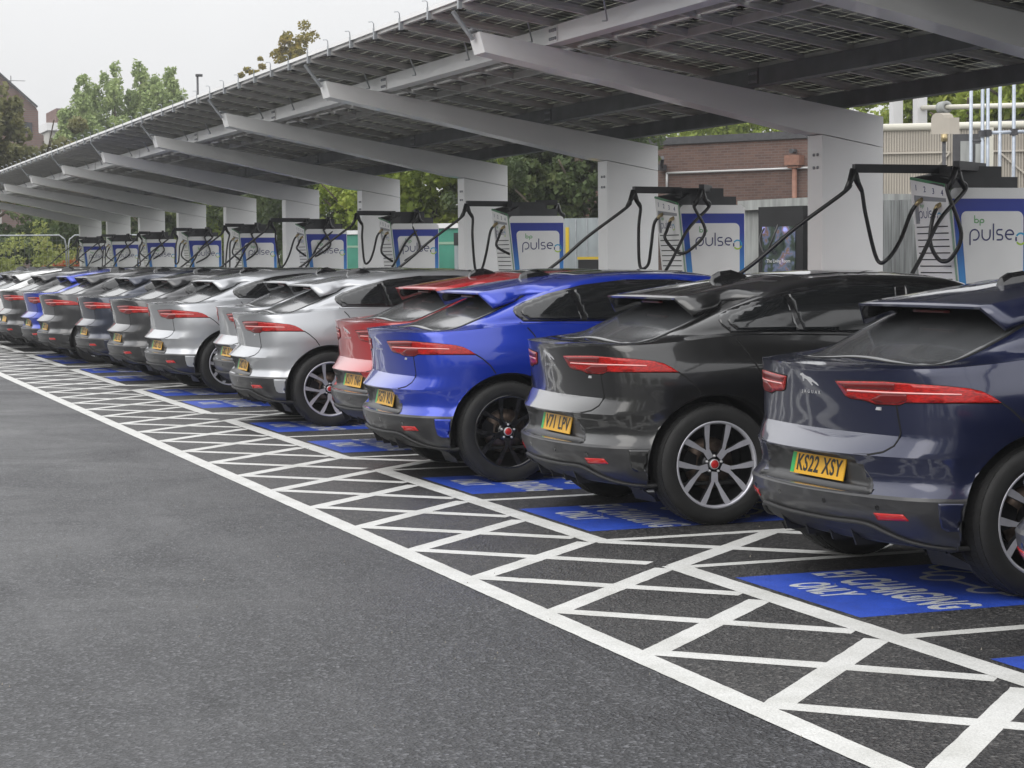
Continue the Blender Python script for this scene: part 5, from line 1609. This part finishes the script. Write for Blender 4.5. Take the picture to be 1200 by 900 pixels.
# kiosk
K0, K1 = px_at(889, 31.6), px_at(941, 30.9)
root, ln = slab_thing('charging_kiosk', K0, K1, 0, 2.4, 1, None, 'black charging kiosk with an advertising screen and one looped cable', 'kiosk')
q = MB(); q.box(0, ln, 0, .75, 0, 2.42); q.build('cabinet', M['kiosk_black'], root)
def screen_mat():
    m, nt, b = new_mat('screen_print'); N, Lk = nt.nodes, nt.links
    co = N.new('ShaderNodeTexCoord'); n = N.new('ShaderNodeTexNoise'); n.inputs['Scale'].default_value = 4.2; n.inputs['Detail'].default_value = 5
    Lk.new(co.outputs['Object'], n.inputs['Vector'])
    r = N.new('ShaderNodeValToRGB'); e = r.color_ramp.elements
    e[0].position = .35; e[0].color = (.012, .016, .020, 1); e[1].position = .72; e[1].color = (.32, .34, .75, 1)
    for p_, c_ in ((.48, (.03, .045, .03)), (.56, (.10, .12, .20)), (.60, (.14, .08, .04))): k = e.new(p_); k.color = (*c_, 1)
    Lk.new(n.outputs[0], r.inputs[0]); Lk.new(r.outputs[0], b.inputs['Base Color']); b.inputs['Roughness'].default_value = .12
    Lk.new(r.outputs[0], b.inputs['Emission Color']); b.inputs['Emission Strength'].default_value = .25
    return m
M['screen'] = screen_mat()
q = MB(); q.box(.10, ln-.16, -.012, 0, .75, 2.12); sc_ = q.build('screen', M['screen'], root)
text_obj('screen_caption', 'The Living Room', .075, M['white'], Matrix.Translation((ln*.47, -.016, 1.60)) @ Matrix.Rotation(R(90), 4, 'X'), sc_, .001)
cable(root, [(.16, -.03, 2.1), (.14, -.10, 1.95), (.24, -.16, 1.80), (.32, -.17, 1.72), (.40, -.16, 1.80), (.46, -.10, 2.0), (.47, -.03, 2.15)], r=.014)

# weathered grey screen wall right of the nearest column
root, ln = slab_thing('grey_timber_screen', (22.7, 13.25), (20.9, 13.75), 0, 2.6, .1, None, 'weathered grey boarded screen between the nearest column and charger', 'screen')
nb = 14
for i in range(nb):
    q = MB(); w = ln/nb; q.box(i*w+.003, (i+1)*w-.003, rng.uniform(0, .008), .05, 0, 2.36+rng.uniform(-.004, .004))
    q.build('board', M['weathered_dark'], root)

# beige mesh screen on a frame with posts, pipework and a detector head
DS = 36/31.019
root, ln = slab_thing('beige_plant_screen', (31.25, 18.1), (29.2, 21.2), 0, 3.9, .1, None, 'beige ribbed metal screen round plant, with a cream rim', 'screen')
L5 = ln+3.0
q = MB()
x = 0.0
while x < L5:
    q.box(x, x+.022, 0, .02, 0, 3.80); x += .045
o = q.build('ribbed_sheet', M['beige'], root); o['kind'] = 'stuff'
q = MB(); q.box(0, L5, .021, .05, 0, 3.80); q.build('backing_sheet', P('beige_backing', (.34, .31, .27), .7), root)
q = MB(); q.tube([(-.05, 0, 3.86), (L5, 0, 3.86)], .065, 8); q.build('top_rim', M['cream'], root)
for x in (0.0, 2.0):
    q = MB(); q.box(x-.05, x+.10, -.05, .10, 0, 3.84); q.build('frame_post', M['cream'], root)
for (x0, x1) in ((.1, 1.38), (2.1, 3.6)):
    q = MB(); q.beam((x0, -.03, 3.42), (x1, -.03, 3.42), .03, .03); q.build('frame_bar', M['beige'], root)
q = MB(); q.beam((1.36, -.03, 3.40), (.35, -.03, 2.35), .03, .03); q.build('frame_brace', M['beige'], root)
q = MB(); q.beam((2.2, -.03, 3.40), (3.4, -.03, 2.35), .03, .03); q.build('frame_brace', M['beige'], root)
q = MB(); q.box(1.42, 2.0, -.02, .0, 0, 3.72); q.build('gap_shade_sheet', M['coping'], root)  # dark sheet over the ribs, standing in for the shade of an opening
q = MB(); q.box(1.55, 1.72, -.05, -.02, 0, 3.6); q.box(1.80, 1.94, -.05, -.02, 0, 3.55); q.build('inner_duct', M['concrete'], root)
def frustum_thing(name, L_, Y_, label, cat): 
    o = empty(name, W(L_, Y_, 0)); tag(o, label, cat); return o
root = frustum_thing('steel_gantry', 32.6, 19.45, 'white steel posts carrying a cream pipe above the beige screen', 'frame')
q = MB(); q.box(-.07, .07, -.1, .1, 0, 4.9); q.build('post', M['pipe_white'], root)
q = MB(); q.box(.24, .40, .2, .4, 0, 4.9); q.build('post', M['pipe_white'], root)
q = MB(); q.tube([(.40, .3, 4.30), (4.4, 1.0, 4.10)], .045, 8); q.build('high_pipe', M['cream'], root)
q = MB(); q.lathe([(.05, -.10), (.11, -.10), (.11, .10), (.05, .10)], 12, lambda c, s, t: (.95+t, .4+c, 4.27+s), 0, True); q.build('pipe_flange', M['concrete'], root)
root = frustum_thing('detector_head', 26.26, 16.47, 'small beige box with a domed top on a dark pole above the nearest charger', 'sensor')
q = MB(); q.prism([(-.11, 3.44), (.15, 3.44), (.15, 3.68), (.07, 3.68), (.055, 3.72), (.01, 3.75), (-.05, 3.75), (-.09, 3.72), (-.11, 3.67)], lambda u, v, t: (u*.55+t*.3, u*.85+t, v), -.07, .07); q.build('housing', M['beige'], root)
q = MB(); q.tube([(.01, 0, 3.44), (.01, 0, 3.33)], .05, 8); q.build('coupling', M['brass'], root)
q = MB(); q.tube([(.01, 0, 0), (.01, 0, 3.33)], .028, 8); q.build('pole', M['coping'], root)
root = frustum_thing('scaffold_tower', 27.73, 17.88, 'blue grey scaffold tubes with clamps at the right edge', 'scaffold')
for i, (dx, dy) in enumerate(((0, 0), (.06, .17), (.10, .24), (.16, .42), (.24, .62), (.34, .82))):
    q = MB(); q.tube([(dx, dy, 0), (dx, dy, 5.4)], .028, 8); q.build('upright', M['scaff'], root)
q = MB(); q.tube([(.05, .15, 3.56), (.40, 1.0, 3.58)], .028, 8); q.build('ledger', M['scaff'], root)
q = MB(); q.tube([(0, .0, 3.44), (.07, .2, 3.44)], .018, 8); q.build('ledger', M['coping'], root)
for dx, dy, z in ((.06, .17, 3.55), (.10, .24, 3.56), (.24, .62, 3.57)):
    q = MB(); q.box(dx-.04, dx+.05, dy-.05, dy+.04, z-.05, z+.05); q.build('clamp', M['coping'], root)

# galvanised cabinet with a yellow strip, and low grey boxes left of it
root, ln = slab_thing('galvanised_cabinet', (36.3, 14.35), (35.4, 15.1), 0, 2.4, .8, None, 'grey ribbed metal cabinet with a yellow upright label', 'cabinet')
q = MB(); q.box(0, 1.6, 0, .8, 0, 2.42)
q.build('case', M['cab_grey'], root)
for x in (.36, .60, .84, 1.08, 1.32):
    q = MB(); q.box(x, x+.02, -.012, 0, .05, 2.40); q.build('rib', M['galv'], root)
q = MB(); q.box(.15, .22, -.012, 0, 1.75, 2.25); q.build('yellow_label', M['yellow'], root)
root, ln = slab_thing('dark_bin', (33.0, 13.4), (32.4, 13.9), 0, 1.7, .5, None, 'dark bin with a yellow top edge beside the galvanised cabinet', 'bin')
q = MB(); q.box(0, .5, 0, .5, 0, 1.64); q.build('body', M['kiosk_black'], root)
q = MB(); q.box(-.01, .51, -.01, .51, 1.645, 1.69); q.build('yellow_rim', M['yellow'], root)
root, ln = slab_thing('grey_tank', (42.4, 16.6), (41.2, 17.4), 0, 2.2, 1, None, 'grey boxed plant unit behind the third charger', 'plant unit')
q = MB(); q.box(0, 1.6, 0, 1.2, 0, 1.9); q.build('lower_case', M['cab_grey'], root)
q = MB(); q.box(.05, 1.4, .1, 1.1, 1.905, 2.2); q.build('upper_case', M['concrete'], root)
q = MB(); q.tube([(0, 0, 2.2), (0, 0, 2.42), (1.4, 0, 2.42), (1.4, 0, 2.2)], .03, 6); q.build('handrail', M['galv'], root)
# teal container-like units with a white lid and a grey charger in front
def teal(p0, p1, lab, lab2):
    root, ln = slab_thing('teal_unit', p0, p1, 0, 2.5, 2, None, lab, 'cabinet')
    q = MB(); q.box(0, ln, 0, 1.6, 0, 2.40); q.build('case', M['teal'], root)
    q = MB(); q.box(-.05, ln+.05, -.06, 1.66, 2.405, 2.52); q.build('lid', M['white'], root)
    q = MB(); q.box(-.01, ln, -.012, 0, 2.02, 2.08); q.build('trim', M['leaf_bright'] if False else M['ch_pale'], root)
    return root
teal((47.0, 15.3), (45.3, 16.9), 'teal green unit with a white lid behind the fourth column', '')
teal((58.5, 15.6), (56.5, 17.6), 'teal green unit with a white lid behind the sixth charger', '')
root, ln = slab_thing('grey_charger', (45.6, 15.4), (44.7, 16.2), 0, 2.3, .5, None, 'grey and black charger with dark lettering seen past the fourth column', 'charger')
q = MB(); q.box(0, .95, 0, .5, 0, 1.98); q.build('lower_case', M['cab_grey'], root)
q = MB(); q.box(-.01, .96, -.01, .51, 1.985, 2.28); q.build('dark_head', M['kiosk_black'], root)
logo(root, lambda u, v, t: (u, -t, v), .32, 1.52, .10, .004)

# site fence at the far left: tube framed mesh panels in concrete feet
root = empty('site_fence', W(72.0, 3.2, 0)); tag(root, 'temporary mesh site fence with rounded tube frames at the far left', 'fence')
PANL = 3.45
for i in range(3):
    y0 = i*(PANL+.08)
    q = MB()
    fr_ = [(0, y0, .12), (0, y0, 2.0), (0, y0+.05, 2.22), (0, y0+.22, 2.34), (0, y0+PANL-.22, 2.34), (0, y0+PANL-.05, 2.22), (0, y0+PANL, 2.0), (0, y0+PANL, .12)]
    fr_ = [(p[0], p[1], p[2]*1.11) for p in fr_]
    q.tube(fr_, .026, 6)
    f = q.build('tube_frame', M['galv'], root)
    q = MB()
    for k in range(1, 22): q.beam((0, y0+k*PANL/22, .25), (0, y0+k*PANL/22, 2.55), .004, .004, up=(0, 1, 0))
    for k in range(1, 9): q.beam((0, y0, .25+k*.27), (0, y0+PANL, .25+k*.27), .004, .004)
    m_ = q.build('mesh_wires', M['galv'], f); m_['kind'] = 'stuff'
    q = MB(); q.box(-.3, .3, y0+PANL-.10, y0+PANL+.18, 0, .13); q.build('concrete_foot', M['concrete'], root)
q = MB(); q.box(.03, .04, 7.55, 8.15, 1.95, 2.50); q.build('notice', M['white'], root)

# far brick gable and flats at the left
def far_block(name, L_, y0, y1, pts, mat, label):
    root = empty(name, W(L_, 0, 0)); tag(root, label, 'building'); return root
root = empty('gabled_building', W(150, 0, 0)); tag(root, 'far brown brick building with one steep gable slope at the left edge', 'building')
q = MB(); q.prism([(16.75, 0), (16.75, 15.05), (17.1, 14.7), (19.3, 12.7), (19.45, 12.4), (19.45, 10.9), (19.8, 10.7), (19.8, 0)], lambda u, v, t: (t, u, v), -8, 0); q.build('wall', M['brick_far'], root)
q = MB(); q.prism([(10, 0), (10, 14.2), (16.74, 14.2), (16.74, 0)], lambda u, v, t: (t, u, v), -8, -.05); q.build('side_wing', M['far_grey'], root)
q = MB(); q.prism([(17.75, 10.9), (17.75, 11.75), (19.0, 11.6), (19.0, 10.9)], lambda u, v, t: (t, u, v), .0, .05); q.build('window', M['dark_glass'], root)
q = MB(); q.beam((.05, 16.7, 15.15), (.05, 19.4, 12.72), .3, .12, up=(0, 0, 1)); q.build('verge', M['coping'], root)
q = MB(); q.tube([(0, 17.6, 14.0), (0, 17.6, 14.9)], .03, 5); q.tube([(0, 16.9, 14.55), (0, 18.6, 14.55)], .02, 5); q.build('aerial', M['coping'], root)
root = empty('far_flats', W(165, 0, 0)); tag(root, 'far pale flats with a small brick stair head, left of the poplars', 'building')
q = MB(); q.box(-8, 0, 22.2, 25.8, 0, 12.0); q.build('wall', M['far_grey'], root)
q = MB(); q.box(-8.3, .3, 22.0, 26.0, 12.005, 12.6); q.build('roof_edge', M['white'], root)
q = MB(); q.box(-6, 0, 22.8, 25.0, 12.605, 13.75); q.build('stair_head', M['brick_far'], root)
for y in (22.6, 23.6, 24.6):
    for z in (10.3,):
        q = MB(); q.box(.01, .06, y, y+.6, z, z+1.2); q.build('window', M['dark_glass'], root)
root = empty('lamp_post', W(93.0, 19.2, 0)); tag(root, 'slim grey lamp post with a small head above the canopy eave', 'lamp post')
q = MB(); q.tube([(0, 0, 0), (0, 0, 10.05)], [.09]+[.05], 8); q.build('pole', M['coping'], root)
q = MB(); q.box(-.08, .08, -.08, .22, 10.02, 10.13); q.build('lamp_head', M['coping'], root)
# low wall line on the horizon right of the row, and open asphalt beyond is plain ground

# rain haze: one closed box of even, thin air round the camera and everything built
def haze_mat():
    m = bpy.data.materials.new('haze_air'); m.use_nodes = True; nt = m.node_tree; nt.nodes.clear()
    o = nt.nodes.new('ShaderNodeOutputMaterial'); v_ = nt.nodes.new('ShaderNodeVolumePrincipled')
    v_.inputs['Color'].default_value = (.96, .97, 1.0, 1); v_.inputs['Density'].default_value = .0007; v_.inputs['Anisotropy'].default_value = .1
    nt.links.new(v_.outputs[0], o.inputs['Volume']); return m
q = MB(); q.box(-200, 60, -60, 90, -1.0, 19.0)
hz = q.build('haze', haze_mat(), kind='stuff')
